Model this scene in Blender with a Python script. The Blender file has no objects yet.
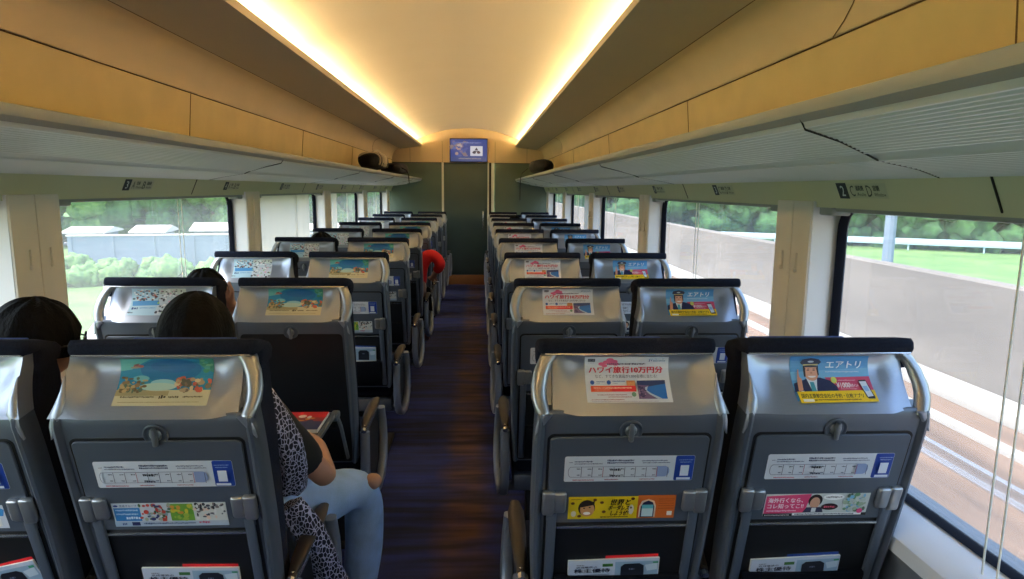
import bpy, bmesh, math, random
from mathutils import Vector, Matrix
random.seed(7)
PI = math.pi
C = bpy.context.scene.collection
sc = bpy.context.scene

# ------------------------------------------------------------------ camera, world, sun, exposure
F_PX = 660.0
TH = math.atan(100.5 / F_PX); PS = math.atan(33.0 / math.hypot(F_PX, 100.5))
camd = bpy.data.cameras.new('camera'); cam = bpy.data.objects.new('camera', camd); C.objects.link(cam)
camd.sensor_width = 36.0; camd.lens = 36.0 * F_PX / 1024.0; camd.clip_start = .02; camd.clip_end = 500
cam.location = (.178, 0, 1.56)
cam.rotation_euler = (Matrix.Rotation(-PS, 3, 'Z') @ Matrix.Rotation(PI/2-TH, 3, 'X') @ Matrix.Rotation(math.radians(.5), 3, 'Z')).to_euler()
sc.camera = cam
sc.view_settings.view_transform = 'Standard'; sc.view_settings.look = 'None'
sc.view_settings.gamma = 1.0; sc.view_settings.use_curve_mapping = False
sc.view_settings.exposure = 0.6
sc.cycles.max_bounces = 10; sc.cycles.diffuse_bounces = 6; sc.cycles.transparent_max_bounces = 24
sc.cycles.sample_clamp_indirect = 6.0
w = bpy.data.worlds.new('sky'); sc.world = w; w.use_nodes = True
nt = w.node_tree; bg = nt.nodes['Background']
sky = nt.nodes.new('ShaderNodeTexSky'); sky.sky_type = 'NISHITA'; sky.sun_disc = False
sky.sun_elevation = math.radians(60); sky.sun_rotation = math.radians(250); sky.air_density = 1.3; sky.dust_density = 3.0
nt.links.new(sky.outputs[0], bg.inputs[0]); bg.inputs[1].default_value = .55
sd = bpy.data.lights.new('sun', 'SUN'); sd.energy = 2.2; sd.angle = math.radians(1.5); sd.color = (1, .95, .87)
sun = bpy.data.objects.new('sun', sd); C.objects.link(sun)
sun.rotation_euler = Vector((.42, .18, -1)).to_track_quat('-Z', 'Y').to_euler()
COVE = 40.0

# ------------------------------------------------------------------ helpers
def lin(c):
    return tuple(((x/255)/12.92 if x/255 <= .04045 else ((x/255+.055)/1.055)**2.4) for x in c)
def mat(name, col, rough=.5, metal=0, spec=.5, noise=0, nscale=20, bump=0, bscale=60, stretch=None, col2=None, aniso=0, coat=0, emis=None, estr=0):
    m = bpy.data.materials.new(name); m.use_nodes = True; n = m.node_tree; b = n.nodes['Principled BSDF']
    b.inputs['Base Color'].default_value = (*lin(col), 1); b.inputs['Roughness'].default_value = rough
    b.inputs['Metallic'].default_value = metal; b.inputs['Specular IOR Level'].default_value = spec
    if coat: b.inputs['Coat Weight'].default_value = coat; b.inputs['Coat Roughness'].default_value = .15
    if emis: b.inputs['Emission Color'].default_value = (*lin(emis), 1); b.inputs['Emission Strength'].default_value = estr
    if noise or bump:
        tc = n.nodes.new('ShaderNodeTexCoord'); mp = n.nodes.new('ShaderNodeMapping')
        n.links.new(tc.outputs['Object'], mp.inputs[0])
        if stretch: mp.inputs['Scale'].default_value = stretch
    if noise:
        nz = n.nodes.new('ShaderNodeTexNoise'); nz.inputs['Scale'].default_value = nscale; nz.inputs['Detail'].default_value = 5
        n.links.new(mp.outputs[0], nz.inputs['Vector'])
        rp = n.nodes.new('ShaderNodeValToRGB'); rp.color_ramp.elements[0].position = .35; rp.color_ramp.elements[1].position = .65
        c2 = lin(col2) if col2 else tuple(x*(1-noise) for x in lin(col))
        rp.color_ramp.elements[0].color = (*c2, 1); rp.color_ramp.elements[1].color = (*lin(col), 1)
        n.links.new(nz.outputs[0], rp.inputs[0]); n.links.new(rp.outputs[0], b.inputs['Base Color'])
    if bump:
        n2 = n.nodes.new('ShaderNodeTexNoise'); n2.inputs['Scale'].default_value = bscale; n2.inputs['Detail'].default_value = 3
        n.links.new(mp.outputs[0], n2.inputs['Vector']); bp = n.nodes.new('ShaderNodeBump'); bp.inputs['Strength'].default_value = bump
        bp.inputs['Distance'].default_value = .01
        n.links.new(n2.outputs[0], bp.inputs['Height']); n.links.new(bp.outputs[0], b.inputs['Normal'])
    return m

def colattr_mat(name, rough=.45):
    m = bpy.data.materials.new(name); m.use_nodes = True; n = m.node_tree; b = n.nodes['Principled BSDF']
    a = n.nodes.new('ShaderNodeVertexColor'); a.layer_name = 'Col'; n.links.new(a.outputs[0], b.inputs['Base Color'])
    b.inputs['Roughness'].default_value = rough
    return m

class MB:
    def __init__(s): s.v = []; s.f = []; s.c = []; s.m = []
    def add(s, vs, fs, col=None, mi=0, fn=None):
        o = len(s.v)
        s.v += [tuple(fn(*p)) if fn else tuple(p) for p in vs]
        for f in fs: s.f.append([i+o for i in f]); s.c.append(col); s.m.append(mi)
    def box(s, a, b, bev=0, fn=None, mi=0, seg=2):
        x0, y0, z0 = a; x1, y1, z1 = b
        if not bev:
            s.add([(x0,y0,z0),(x1,y0,z0),(x1,y1,z0),(x0,y1,z0),(x0,y0,z1),(x1,y0,z1),(x1,y1,z1),(x0,y1,z1)],
                  [(3,2,1,0),(4,5,6,7),(0,1,5,4),(1,2,6,5),(2,3,7,6),(3,0,4,7)], mi=mi, fn=fn); return
        bm = bmesh.new(); bmesh.ops.create_cube(bm, size=1)
        for v in bm.verts: v.co = Vector(((x0+x1)/2+v.co.x*(x1-x0), (y0+y1)/2+v.co.y*(y1-y0), (z0+z1)/2+v.co.z*(z1-z0)))
        bev = min(bev, .49*min(abs(x1-x0), abs(y1-y0), abs(z1-z0)))
        bmesh.ops.bevel(bm, geom=bm.edges[:], offset=bev, segments=seg, profile=.5, affect='EDGES')
        bm.verts.index_update()
        s.add([tuple(v.co) for v in bm.verts], [[v.index for v in f.verts] for f in bm.faces], mi=mi, fn=fn); bm.free()
    def grid(s, fn, us, vs, mi=0, flip=False):
        o = len(s.v); n = len(us)
        for b in vs:
            for a in us: s.v.append(tuple(fn(a, b)))
        for j in range(len(vs)-1):
            for i in range(n-1):
                q = [o+j*n+i, o+j*n+i+1, o+(j+1)*n+i+1, o+(j+1)*n+i]
                s.f.append(q[::-1] if flip else q); s.c.append(None); s.m.append(mi)
    def loft(s, rings, cap=True, closed=True, mi=0):
        o = len(s.v); n = len(rings[0])
        for r in rings: s.v += [tuple(p) for p in r]
        for j in range(len(rings)-1):
            for i in range(n if closed else n-1):
                a = o+j*n+i; b = o+j*n+(i+1) % n
                s.f.append([a, b, b+n, a+n]); s.c.append(None); s.m.append(mi)
        if cap and closed:
            s.f.append([o+i for i in range(n)][::-1]); s.c.append(None); s.m.append(mi)
            s.f.append([o+(len(rings)-1)*n+i for i in range(n)]); s.c.append(None); s.m.append(mi)
    def tube(s, path, r, n=8, fn=None, rx=None, mi=0, up=(0, 0, 1)):
        path = [Vector(p) for p in path]; rings = []
        for i, p in enumerate(path):
            t = (path[min(i+1, len(path)-1)] - path[max(i-1, 0)]).normalized()
            u = Vector(up)
            if abs(t.dot(u)) > .95: u = Vector((1, 0, 0)) if abs(t.x) < .9 else Vector((0, 1, 0))
            a = t.cross(u).normalized(); b = a.cross(t).normalized()
            rr = r[i] if isinstance(r, (list, tuple)) else r
            r2 = (rx[i] if isinstance(rx, (list, tuple)) else rx) if rx else rr
            ring = [p + a*(rr*math.cos(k*2*PI/n)) + b*(r2*math.sin(k*2*PI/n)) for k in range(n)]
            rings.append([fn(*q) for q in ring] if fn else ring)
        s.loft(rings, mi=mi)
    def ellipsoid(s, c, r, nu=20, nv=12, fn=None, mi=0, disp=None):
        rings = []
        for j in range(nv+1):
            th = PI*j/nv*.998+.003
            ring = []
            for i in range(nu):
                ph = 2*PI*i/nu; d = Vector((math.sin(th)*math.cos(ph), math.sin(th)*math.sin(ph), math.cos(th)))
                k = disp(d) if disp else 1
                p = (c[0]+r[0]*d.x*k, c[1]+r[1]*d.y*k, c[2]+r[2]*d.z*k)
                ring.append(fn(*p) if fn else p)
            rings.append(ring)
        s.loft(rings[::-1], mi=mi)
    def build(s, name, mats, parent=None, angle=35, smooth=True):
        me = bpy.data.meshes.new(name); me.from_pydata(s.v, [], s.f); me.update()
        for m in (mats if isinstance(mats, (list, tuple)) else [mats]): me.materials.append(m)
        if any(s.m): me.polygons.foreach_set('material_index', s.m)
        if any(c is not None for c in s.c):
            ca = me.color_attributes.new('Col', 'FLOAT_COLOR', 'CORNER'); buf = []
            for p in me.polygons: buf += [*(s.c[p.index] or (1, 1, 1)), 1] * p.loop_total
            ca.data.foreach_set('color', buf)
        if smooth:
            me.polygons.foreach_set('use_smooth', [True]*len(me.polygons)); me.set_sharp_from_angle(angle=math.radians(angle))
        o = bpy.data.objects.new(name, me); C.objects.link(o)
        if parent: o.parent = parent
        return o

def tag(o, label=None, cat=None, group=None, kind=None):
    if label: o['label'] = label
    if cat: o['category'] = cat
    if group: o['group'] = group
    if kind: o['kind'] = kind
    return o
def empty(name, loc=(0, 0, 0), rz=0):
    o = bpy.data.objects.new(name, None); C.objects.link(o); o.location = loc; o.rotation_euler = (0, 0, rz); o.empty_display_size = .1
    return o
def structure(name, mb, m, **k): return tag(mb.build(name, m, **k), kind='structure')
def copy_tree(o, parent=None):
    c = o.copy(); C.objects.link(c); c.parent = parent
    for ch in o.children: copy_tree(ch, c)
    return c
def frange(a, b, n): return [a+(b-a)*i/(n-1) for i in range(n)]
def sstep(t): t = max(0, min(1, t)); return t*t*(3-2*t)

# ------------------------------------------------------------------ text
_tx = {}
def text_geo(s, off=0.0):
    k = (s, off)
    if k not in _tx:
        cu = bpy.data.curves.new('t', 'FONT'); cu.body = s; cu.resolution_u = 2; cu.offset = off
        ob = bpy.data.objects.new('t', cu); C.objects.link(ob)
        dg = bpy.context.evaluated_depsgraph_get(); ev = ob.evaluated_get(dg); me = ev.to_mesh()
        vs = [(v.co.x, v.co.y) for v in me.vertices]; fs = [list(p.vertices) for p in me.polygons]
        ev.to_mesh_clear(); bpy.data.objects.remove(ob); bpy.data.curves.remove(cu)
        x0 = min(v[0] for v in vs); x1 = max(v[0] for v in vs); y0 = min(v[1] for v in vs); y1 = max(v[1] for v in vs)
        _tx[k] = ([((a-x0)/(x1-x0), (b-y0)/(y1-y0)) for a, b in vs], fs)
    return _tx[k]

class Canvas:
    """flat printed sheet; pixel box (y down) mapped on width W, height H"""
    def __init__(s, x0, y0, x1, y1): s.b = (x0, y0, x1, y1); s.sh = []
    def poly(s, pts, col, lay=None):
        s.sh.append((list(pts), [list(range(len(pts)))], lin(col), s.nl() if lay is None else lay))
    def nl(s): s.L = getattr(s, 'L', -1)+1; return s.L
    def rect(s, x0, y0, x1, y1, col): s.poly([(x0, y0), (x0, y1), (x1, y1), (x1, y0)], col)
    def ell(s, cx, cy, rx, ry, col, n=20, a0=0, a1=2*PI, lay=None):
        s.poly([(cx+rx*math.cos(a0+(a1-a0)*k/n), cy-ry*math.sin(a0+(a1-a0)*k/n)) for k in range(n + (1 if a1-a0 < 6.2 else 0))], col, lay)
    def text(s, t, x0, y0, x1, y1, col, off=.0, slant=0):
        vs, fs = text_geo(t, 0)
        L = s.nl(); h = y1-y0
        for q, (dx, dy) in enumerate(((0, 0), (1, 0), (-1, 0), (0, 1)) if off > .009 else ((0, 0),)):
            d = h*min(off, .03)*1.3
            s.sh.append(([(x0+(x1-x0)*a+slant*b+dx*d, y1+(y0-y1)*b+dy*d) for a, b in vs], fs, lin(col), L+q*.03))
    def dashes(s, x0, y0, x1, y1, col, k=1.0):
        h = y1-y0; x = x0; vs = []; fs = []
        rnd = random.Random(int(x0*7+y0*13))
        while x < x1:
            wd = h*(.35+.5*rnd.random())*k; xx = min(x+wd, x1); a = y0+h*.3*rnd.random(); b = y1-h*.3*rnd.random(); o = len(vs)
            vs += [(x, a), (x, b), (xx, b), (xx, a)]; fs.append([o, o+1, o+2, o+3]); x = xx+h*.22
        s.sh.append((vs, fs, lin(col), s.nl()))
    def blobs(s, x0, y0, x1, y1, cols, n, r):
        rnd = random.Random(int(x0+y0*3+n)); L = s.nl()
        for i in range(n):
            s.ell(x0+(x1-x0)*rnd.random(), y0+(y1-y0)*rnd.random(), r*(.5+rnd.random()), r*(.4+.8*rnd.random()), rnd.choice(cols), 8, lay=L+.9*i/n)
    def mesh(s, W, H, surf, step=.00012, cuts=None):
        """surf(u, v, w) with u,v from the sheet's centre, v down"""
        x0, y0, x1, y1 = s.b; out = MB()
        for vs, fs, col, k in s.sh:
            bm = bmesh.new(); bv = [bm.verts.new(((x-x0)/(x1-x0)*W-W/2, (y-y0)/(y1-y0)*H-H/2, 0)) for x, y in vs]
            for f in fs:
                try: bm.faces.new([bv[i] for i in f])
                except ValueError: pass
            if cuts:
                for j in range(1, cuts):
                    yy = -H/2+H*j/cuts
                    bmesh.ops.bisect_plane(bm, geom=bm.verts[:]+bm.edges[:]+bm.faces[:], plane_co=(0, yy, 0), plane_no=(0, 1, 0))
            bmesh.ops.recalc_face_normals(bm, faces=bm.faces[:])
            bm.verts.index_update(); off = .0006+k*step
            out.add([surf(v.co.x, v.co.y, off) for v in bm.verts], [[v.index for v in f.verts] for f in bm.faces], col=col)
            bm.free()
        # thickness edge: a backing sheet just under the print
        return out

# ------------------------------------------------------------------ materials
M = {}
M['cream'] = mat('cream_panel', (222, 200, 160), .55, noise=.06, nscale=3)
M['cream_arch'] = mat('cream_arch', (242, 230, 202), .6)
M['cream_wall'] = mat('cream_wall', (228, 202, 142), .5, noise=.08, nscale=5)
M['rib'] = mat('rack_ribbed_plastic', (226, 230, 224), .35)
M['rackmetal'] = mat('rack_edge_metal', (150, 156, 154), .5)
M['strip'] = mat('sign_strip_panel', (206, 208, 172), .5)
M['gap'] = mat('dark_gap', (40, 38, 30), .8)
M['joint'] = mat('brown_joint', (112, 84, 48), .8)
M['pillar'] = mat('pillar_blind_box', (224, 220, 208), .6)
M['reveal'] = mat('window_reveal', (236, 238, 240), .5)
M['gasket'] = mat('window_gasket', (12, 16, 30), .8, spec=.2)
M['sill'] = mat('sill_white', (228, 230, 234), .45)
M['lower'] = mat('lower_wall', (118, 122, 130), .6)
M['teal'] = mat('end_wall_teal', (86, 104, 92), .5, noise=.1, nscale=2)
M['doorglass'] = mat('door_panel', (66, 86, 84), .35, noise=.1, nscale=3)
M['white'] = mat('white_trim', (225, 225, 215), .5)
M['silver'] = mat('brushed_silver', (164, 172, 186), .36, .75, noise=.06, nscale=40, stretch=(1, 30, 30))
M['shell'] = mat('seat_shell_grey', (98, 107, 120), .38, .45, bump=.04, bscale=400)
M['rail'] = mat('seat_rail_grey', (132, 140, 148), .32, .6)
M['handle'] = mat('handle_grey_metal', (160, 164, 168), .3, .75)
M['tray'] = mat('tray_grey', (88, 97, 110), .4, .35)
M['tray_top'] = mat('tray_top', (40, 44, 52), .35)
M['navy'] = mat('navy_fabric', (24, 30, 48), .95, noise=.3, nscale=200, bump=.4, bscale=500, spec=.2)
M['blue'] = mat('blue_cover', (28, 62, 132), .85, bump=.2, bscale=400)
M['black'] = mat('black_plastic', (16, 17, 20), .5)
M['net'] = mat('pocket_net', (18, 19, 24), .9, bump=.5, bscale=500, spec=.1)
M['chrome'] = mat('bright_metal', (214, 216, 220), .22, .9)
M['brown'] = mat('armrest_brown', (46, 38, 32), .5, noise=.2, nscale=30)
M['kick'] = mat('kick_plate_brown', (150, 104, 66), .35)
M['soffit'] = mat('soffit_panel', (196, 186, 166), .6)
M['pod'] = mat('side_pod_grey', (128, 138, 152), .35, .4)
M['print'] = colattr_mat('printed_paper', .4)
M['paint'] = colattr_mat('printed_sign', .5)
M['hair'] = mat('black_hair', (10, 9, 9), .7, spec=.12, noise=.5, nscale=60, bump=.5, bscale=160, stretch=(1, 1, .12))
M['skin'] = mat('skin', (176, 132, 110), .5, noise=.08, nscale=30)
M['lens'] = mat('spectacle_lens', (180, 190, 200), .1)
M['denim'] = mat('light_denim', (156, 190, 236), .85, noise=.22, nscale=14, bump=.3, bscale=300)
M['tshirt'] = mat('black_cotton', (18, 18, 20), .9)
M['red'] = mat('red_cotton', (214, 26, 34), .85)
M['bag'] = mat('black_bag_cloth', (24, 22, 24), .8, bump=.4, bscale=60)
M['bagcloth'] = mat('striped_bag_white', (206, 190, 168), .8)

def floor_mat():
    m = mat('carpet_navy', (14, 22, 46), .9, bump=.3, bscale=300); n = m.node_tree; b = n.nodes['Principled BSDF']
    tc = n.nodes.new('ShaderNodeTexCoord')
    def mp(scale):
        q = n.nodes.new('ShaderNodeMapping'); q.inputs['Scale'].default_value = scale; n.links.new(tc.outputs['Object'], q.inputs[0]); return q
    a = n.nodes.new('ShaderNodeTexNoise'); a.inputs['Scale'].default_value = 1.0; a.inputs['Detail'].default_value = 3
    n.links.new(mp((3.0, 4.5, 1)).outputs[0], a.inputs['Vector'])
    # navy turning brown in a lengthwise band broken by noise, plus crosswise streaks
    g = n.nodes.new('ShaderNodeSeparateXYZ'); n.links.new(tc.outputs['Object'], g.inputs[0])
    sub = n.nodes.new('ShaderNodeMath'); sub.operation = 'SUBTRACT'; sub.inputs[1].default_value = .10; n.links.new(g.outputs[0], sub.inputs[0])
    ab = n.nodes.new('ShaderNodeMath'); ab.operation = 'ABSOLUTE'; n.links.new(sub.outputs[0], ab.inputs[0])
    mr = n.nodes.new('ShaderNodeMapRange'); mr.inputs[1].default_value = .24; mr.inputs[2].default_value = .06
    n.links.new(ab.outputs[0], mr.inputs[0])
    mul = n.nodes.new('ShaderNodeMath'); mul.operation = 'MULTIPLY'; n.links.new(mr.outputs[0], mul.inputs[0]); n.links.new(a.outputs[0], mul.inputs[1])
    rp = n.nodes.new('ShaderNodeValToRGB'); rp.color_ramp.elements[0].position = .25; rp.color_ramp.elements[1].position = .62
    rp.color_ramp.elements[0].color = (*lin((12, 26, 76)), 1); rp.color_ramp.elements[1].color = (*lin((72, 46, 36)), 1)
    n.links.new(mul.outputs[0], rp.inputs[0])
    wv = n.nodes.new('ShaderNodeTexNoise'); wv.inputs['Scale'].default_value = 1.0; wv.inputs['Detail'].default_value = 2
    n.links.new(mp((2.0, 16, 1)).outputs[0], wv.inputs['Vector'])
    mr2 = n.nodes.new('ShaderNodeMapRange'); mr2.inputs[1].default_value = .35; mr2.inputs[2].default_value = .7; mr2.inputs[3].default_value = .35; mr2.inputs[4].default_value = 1.8
    n.links.new(wv.outputs[0], mr2.inputs[0])
    vm = n.nodes.new('ShaderNodeVectorMath'); vm.operation = 'SCALE'; n.links.new(rp.outputs[0], vm.inputs[0]); n.links.new(mr2.outputs[0], vm.inputs['Scale'])
    n.links.new(vm.outputs[0], b.inputs['Base Color'])
    return m
M['carpet'] = floor_mat()

def glass_mat():
    m = bpy.data.materials.new('window_glass'); m.use_nodes = True; n = m.node_tree
    for x in list(n.nodes): n.nodes.remove(x)
    out = n.nodes.new('ShaderNodeOutputMaterial'); t = n.nodes.new('ShaderNodeBsdfTransparent'); t.inputs[0].default_value = (.90, .95, .96, 1)
    g = n.nodes.new('ShaderNodeBsdfGlossy'); g.inputs['Roughness'].default_value = .02
    d = n.nodes.new('ShaderNodeBsdfTranslucent'); d.inputs[0].default_value = (.85, .9, .95, 1)
    m1 = n.nodes.new('ShaderNodeMixShader'); m1.inputs[0].default_value = .13; m2 = n.nodes.new('ShaderNodeMixShader')
    lf = n.nodes.new('ShaderNodeLayerWeight'); lf.inputs[0].default_value = .12
    lw = n.nodes.new('ShaderNodeMath'); lw.operation = 'MULTIPLY_ADD'; lw.inputs[1].default_value = .35; lw.inputs[2].default_value = .03
    n.links.new(lf.outputs['Facing'], lw.inputs[0])
    n.links.new(t.outputs[0], m1.inputs[1]); n.links.new(d.outputs[0], m1.inputs[2])
    n.links.new(lw.outputs[0], m2.inputs[0]); n.links.new(m1.outputs[0], m2.inputs[1]); n.links.new(g.outputs[0], m2.inputs[2])
    n.links.new(m2.outputs[0], out.inputs[0]); return m
M['glass'] = glass_mat()
def blind_mat():
    m = bpy.data.materials.new('blind_fabric'); m.use_nodes = True; n = m.node_tree; b = n.nodes['Principled BSDF']; out = n.nodes['Material Output']
    b.inputs['Base Color'].default_value = (*lin((196, 198, 194)), 1); b.inputs['Roughness'].default_value = .9
    t = n.nodes.new('ShaderNodeBsdfTranslucent'); t.inputs[0].default_value = (*lin((200, 200, 196)), 1)
    mx = n.nodes.new('ShaderNodeMixShader'); mx.inputs[0].default_value = .45
    n.links.new(b.outputs[0], mx.inputs[1]); n.links.new(t.outputs[0], mx.inputs[2]); n.links.new(mx.outputs[0], out.inputs[0]); return m
M['blind'] = blind_mat()
def emit_mat(name, col, s):
    return mat(name, col, .5, emis=col, estr=s)
M['cove'] = emit_mat('cove_lamp', (255, 226, 176), COVE)

# ------------------------------------------------------------------ coach shell
Y0, Y1 = -2.2, 10.75
XW = 1.24
PW = [2.17+2.03*k for k in range(-2, 5)]     # pillar centres
mb = MB(); mb.box((-1.36, Y0, -.06), (1.36, Y1+.2, 0)); structure('floor', mb, M['carpet'])

def profile(pts, y0=Y0, y1=Y1, mb=None, mi=0, flip=False):
    mb = mb or MB()
    mb.grid(lambda i, y: (pts[int(i)][0], y, pts[int(i)][1]), list(range(len(pts))), [y0, y1], mi=mi, flip=flip); return mb

# arched ceiling, ends behind the cove lips; outer skin closes it
def arch(x): return 2.50-.235*(abs(x)/.92)**2.1
arch_pts = [(x, arch(x)) for x in frange(-.93, .93, 41)]
mb = MB(); pts = [(-.93, 2.215)]+arch_pts+[(.93, 2.215)]
ys = frange(Y0, Y1, 120)
mb.grid(lambda i, y: (pts[int(i)][0], y, pts[int(i)][1] + (.0025*math.sin(y*9.0)+.002*math.sin(y*17+1) if 0 < int(i) < len(pts)-1 else 0)), list(range(len(pts))), ys, flip=True)
profile([(-1.4, 1.5), (-1.4, 2.3), (-1.1, 2.62), (0, 2.75), (1.1, 2.62), (1.4, 2.3), (1.4, 1.5)], mb=mb)
structure('ceiling', mb, M['cream_arch'], angle=60)

for sgn, side in ((-1, 'left'), (1, 'right')):
    q = lambda x, z: (sgn*x, z)
    # flat soffit with cove lip
    mb = MB()
    rings = []
    for y in (Y0, Y1):
        rings.append([(sgn*x, y, z) for x, z in ((.742, 2.222), (.748, 2.262), (.757, 2.262), (.762, 2.232), (1.10, 2.20), (1.10, 2.182), (1.07, 2.178))])
    mb.loft(rings)
    structure('trim_soffit_'+side, mb, M['soffit'])
    mb = MB(); cv = [(1.075, 2.182)]
    for a in frange(0, 1, 9): cv.append((1.085+.125*math.sin(a*PI/2)**.9, 2.178-.17*(1-math.cos(a*PI/2))))
    profile([q(*p) for p in cv], mb=mb)
    structure('trim_curve_'+side, mb, M['cream'], angle=50)
    mb = MB(); profile([q(1.212, 2.004), q(1.235, 1.74), q(1.25, 1.66)], mb=mb)
    structure('wall_upper_'+side, mb, M['cream_wall'])
    # dark joints
    g = MB()
    g.box(*sorted([(sgn*1.074, Y0, 2.1775), (sgn*1.078, Y1, 2.1805)]))
    for k in range(-1, 6):
        y = 1.3+2.05*k
        g.tube([(sgn*1.2125, y, 2.0), (sgn*1.2345, y, 1.74)], .0025, 4)
    g.tube([(sgn*1.210, Y0, 2.003), (sgn*1.210, Y1, 2.003)], .0025, 4)
    for y in ((1.72, 8.2) if sgn > 0 else (8.6,)):
        g.tube([(sgn*(1.083+.125*math.sin(a*PI/2)**.9), y+.25*a*a, 2.176-.17*(1-math.cos(a*PI/2))) for a in frange(0, 1, 9)], .0015, 4)
    structure('trim_joint_'+side, g, M['joint'])
    # luggage rack
    rk = tag(empty('luggage_rack', (sgn*1.0, 4.3, 1.7)), 'ribbed grey overhead luggage rack running along the %s windows' % side, 'luggage rack')
    off = Vector((sgn*1.0, 4.3, 1.7))
    def rel(mb):
        mb.v = [tuple(Vector(p)-off) for p in mb.v]; return mb
    def ribs(x0, z0, x1, z1, n, d):
        out = []
        nx, nz = (z1-z0), -(x1-x0); L = math.hypot(nx, nz); nx /= L; nz /= L
        if nz > 0: nx, nz = -nx, -nz
        for i in range(n):
            for t, k in ((0, 0), (.35, 1), (.65, 1), (1.0, 0)):
                a = (i+t)/n; out.append((x0+(x1-x0)*a+nx*k*d, z0+(z1-z0)*a+nz*k*d))
        return out
    # upper tray: front lip, ribbed underside
    lip = [(.748, 1.708), (.750, 1.718), (.760, 1.721), (.80, 1.715), (1.21, 1.736), (1.21, 1.722), (.96, 1.70), (.80, 1.694), (.762, 1.684), (.750, 1.696)]
    mb = MB(); mb.loft([[(sgn*x, y, z) for x, z in lip] for y in (Y0, Y1)]); rel(mb).build('rack_tray', M['rackmetal'], rk)
    r1 = ribs(.766, 1.682, .955, 1.640, 13, .006)
    mb = MB(); profile([q(.762, 1.685)]+[q(*p) for p in r1]+[q(.962, 1.640), q(.966, 1.655), q(.96, 1.70)], mb=mb); rel(mb).build('ribbed_panel', M['rib'], rk)
    r2 = ribs(.985, 1.628, 1.215, 1.597, 15, .005)
    mb = MB(); profile([q(.985, 1.70), q(.975, 1.652), q(.972, 1.640), q(.985, 1.628)]+[q(*p) for p in r2]+[q(1.24, 1.596)], mb=mb); rel(mb).build('lower_ribbed_panel', M['rib'], rk)
    for k in range(-1, 5):
        mb = MB(); y = 1.2+2.05*k
        mb.tube([(sgn*.751, y, 1.70), (sgn*.772, y+.01, 1.672), (sgn*.86, y+.05, 1.655), (sgn*.955, y+.12, 1.636), (sgn*.985, y+.13, 1.625), (sgn*1.10, y+.17, 1.609), (sgn*1.215, y+.26, 1.593)], .0022, 4)
        rel(mb).build('panel_joint', M['gap'], rk)
    # sign strip
    mb = MB(); mb.loft([[(sgn*x, y, z) for x, z in ((1.205, 1.60), (1.238, 1.525), (1.238, 1.512), (1.40, 1.512), (1.40, 1.60))] for y in (Y0, Y1)])
    structure('trim_strip_'+side, mb, M['strip'])
    g = MB()
    for k in range(-1, 5):
        y = 1.3+2.05*k
        g.box(*[tuple(t) for t in zip(*[sorted(p) for p in zip((sgn*1.2, y-.003, 1.515), (sgn*1.24, y+.003, 1.598))])], fn=lambda x, y, z: (sgn*(1.2035+(1.60-z)*.44+(abs(x)-1.22)*.04), y, z))
    structure('trim_strip_seam_'+side, g, M['gap'])
    # lower wall and sill
    so = .032 if sgn < 0 else 0
    mb = MB(); mb.loft([[(sgn*x, y, z) for x, z in ((1.40, -.02), (1.275+so, -.02), (1.262+so, .60), (1.232+so, .66), (1.232+so, .695), (1.30, .742), (1.40, .742))] for y in (Y0, Y1)])
    structure('wall_'+side, mb, [M['lower']])
    mb = MB(); mb.loft([[(sgn*x, y, z) for x, z in ((1.24+so, .645), (1.222+so, .66), (1.222+so, .702), (1.228+so, .708), (1.312, .752), (1.33, .752), (1.33, .70))] for y in (Y0, Y1)])
    structure('trim_sill_'+side, mb, M['sill'])
    # pillars and windows
    for k, yc in enumerate(PW):
        mb = MB()
        mb.box(*[tuple(t) for t in zip(*[sorted(p) for p in zip((sgn*1.222, yc-.12, .70), (sgn*1.332, yc-.002, 1.53))])], bev=.004)
        mb.box(*[tuple(t) for t in zip(*[sorted(p) for p in zip((sgn*1.222, yc+.002, .70), (sgn*1.332, yc+.12, 1.53))])], bev=.004)
        structure('trim_%d' % (k+1+(10 if sgn > 0 else 0)), mb, M['pillar'])
        mb = MB()
        for s2 in (-1, 1):
            mb.loft([[(sgn*x, yc+s2*y, z) for x, y in ((1.226, .112), (1.230, .122), (1.318, .126), (1.332, .126), (1.332, .10), (1.24, .10))] for z in (.70, 1.53)])
        structure('trim_reveal_%d' % (k+1+(10 if sgn > 0 else 0)), mb, M['reveal'])
        if k == len(PW)-1: continue
        ya, yb = yc+.125, PW[k+1]-.125; n = k+1+(10 if sgn > 0 else 0)
        # gasket ring with rounded corners
        mb = MB(); outer = []; inner = []
        zb, zt, r = .742, 1.535, .075
        for cx, cz, a0 in ((yb-.02-r, zt-.02-r, 0), (ya+.02+r, zt-.02-r, 90), (ya+.02+r, zb+.016+r, 180), (yb-.02-r, zb+.016+r, 270)):
            for j in range(9):
                a = math.radians(a0+90*j/8); inner.append((cx+r*math.cos(a), cz+r*math.sin(a)))
                ox = cx+(r+.014)*math.cos(a); oz = cz+(r+.014)*math.sin(a)
                outer.append((ox, oz))
        N = len(inner)
        rings = []
        for j in range(N):
            (iy, iz), (oy, oz) = inner[j], outer[j]
            rings.append([(sgn*1.318, iy, iz), (sgn*1.303, (iy+oy)/2, (iz+oz)/2), (sgn*1.316, oy, oz), (sgn*1.334, oy, oz), (sgn*1.334, iy, iz)])
        mb.loft(rings+[rings[0]], cap=False)
        fr = structure('window_%d' % n, mb, M['gasket'])
        # white plate outside the rounded corners
        m2 = MB()
        corners = [(yb+.02, zt+.02), (ya-.02, zt+.02), (ya-.02, zb-.02), (yb+.02, zb-.02)]
        for ci in range(4):
            arc = outer[ci*9:(ci+1)*9]
            m2.add([(sgn*1.32, *corners[ci])]+[(sgn*1.32, *p) for p in arc], [[0, j+1, j+2] for j in range(8)])
        p2 = m2.build('corner_plate', M['reveal'], fr)
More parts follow.
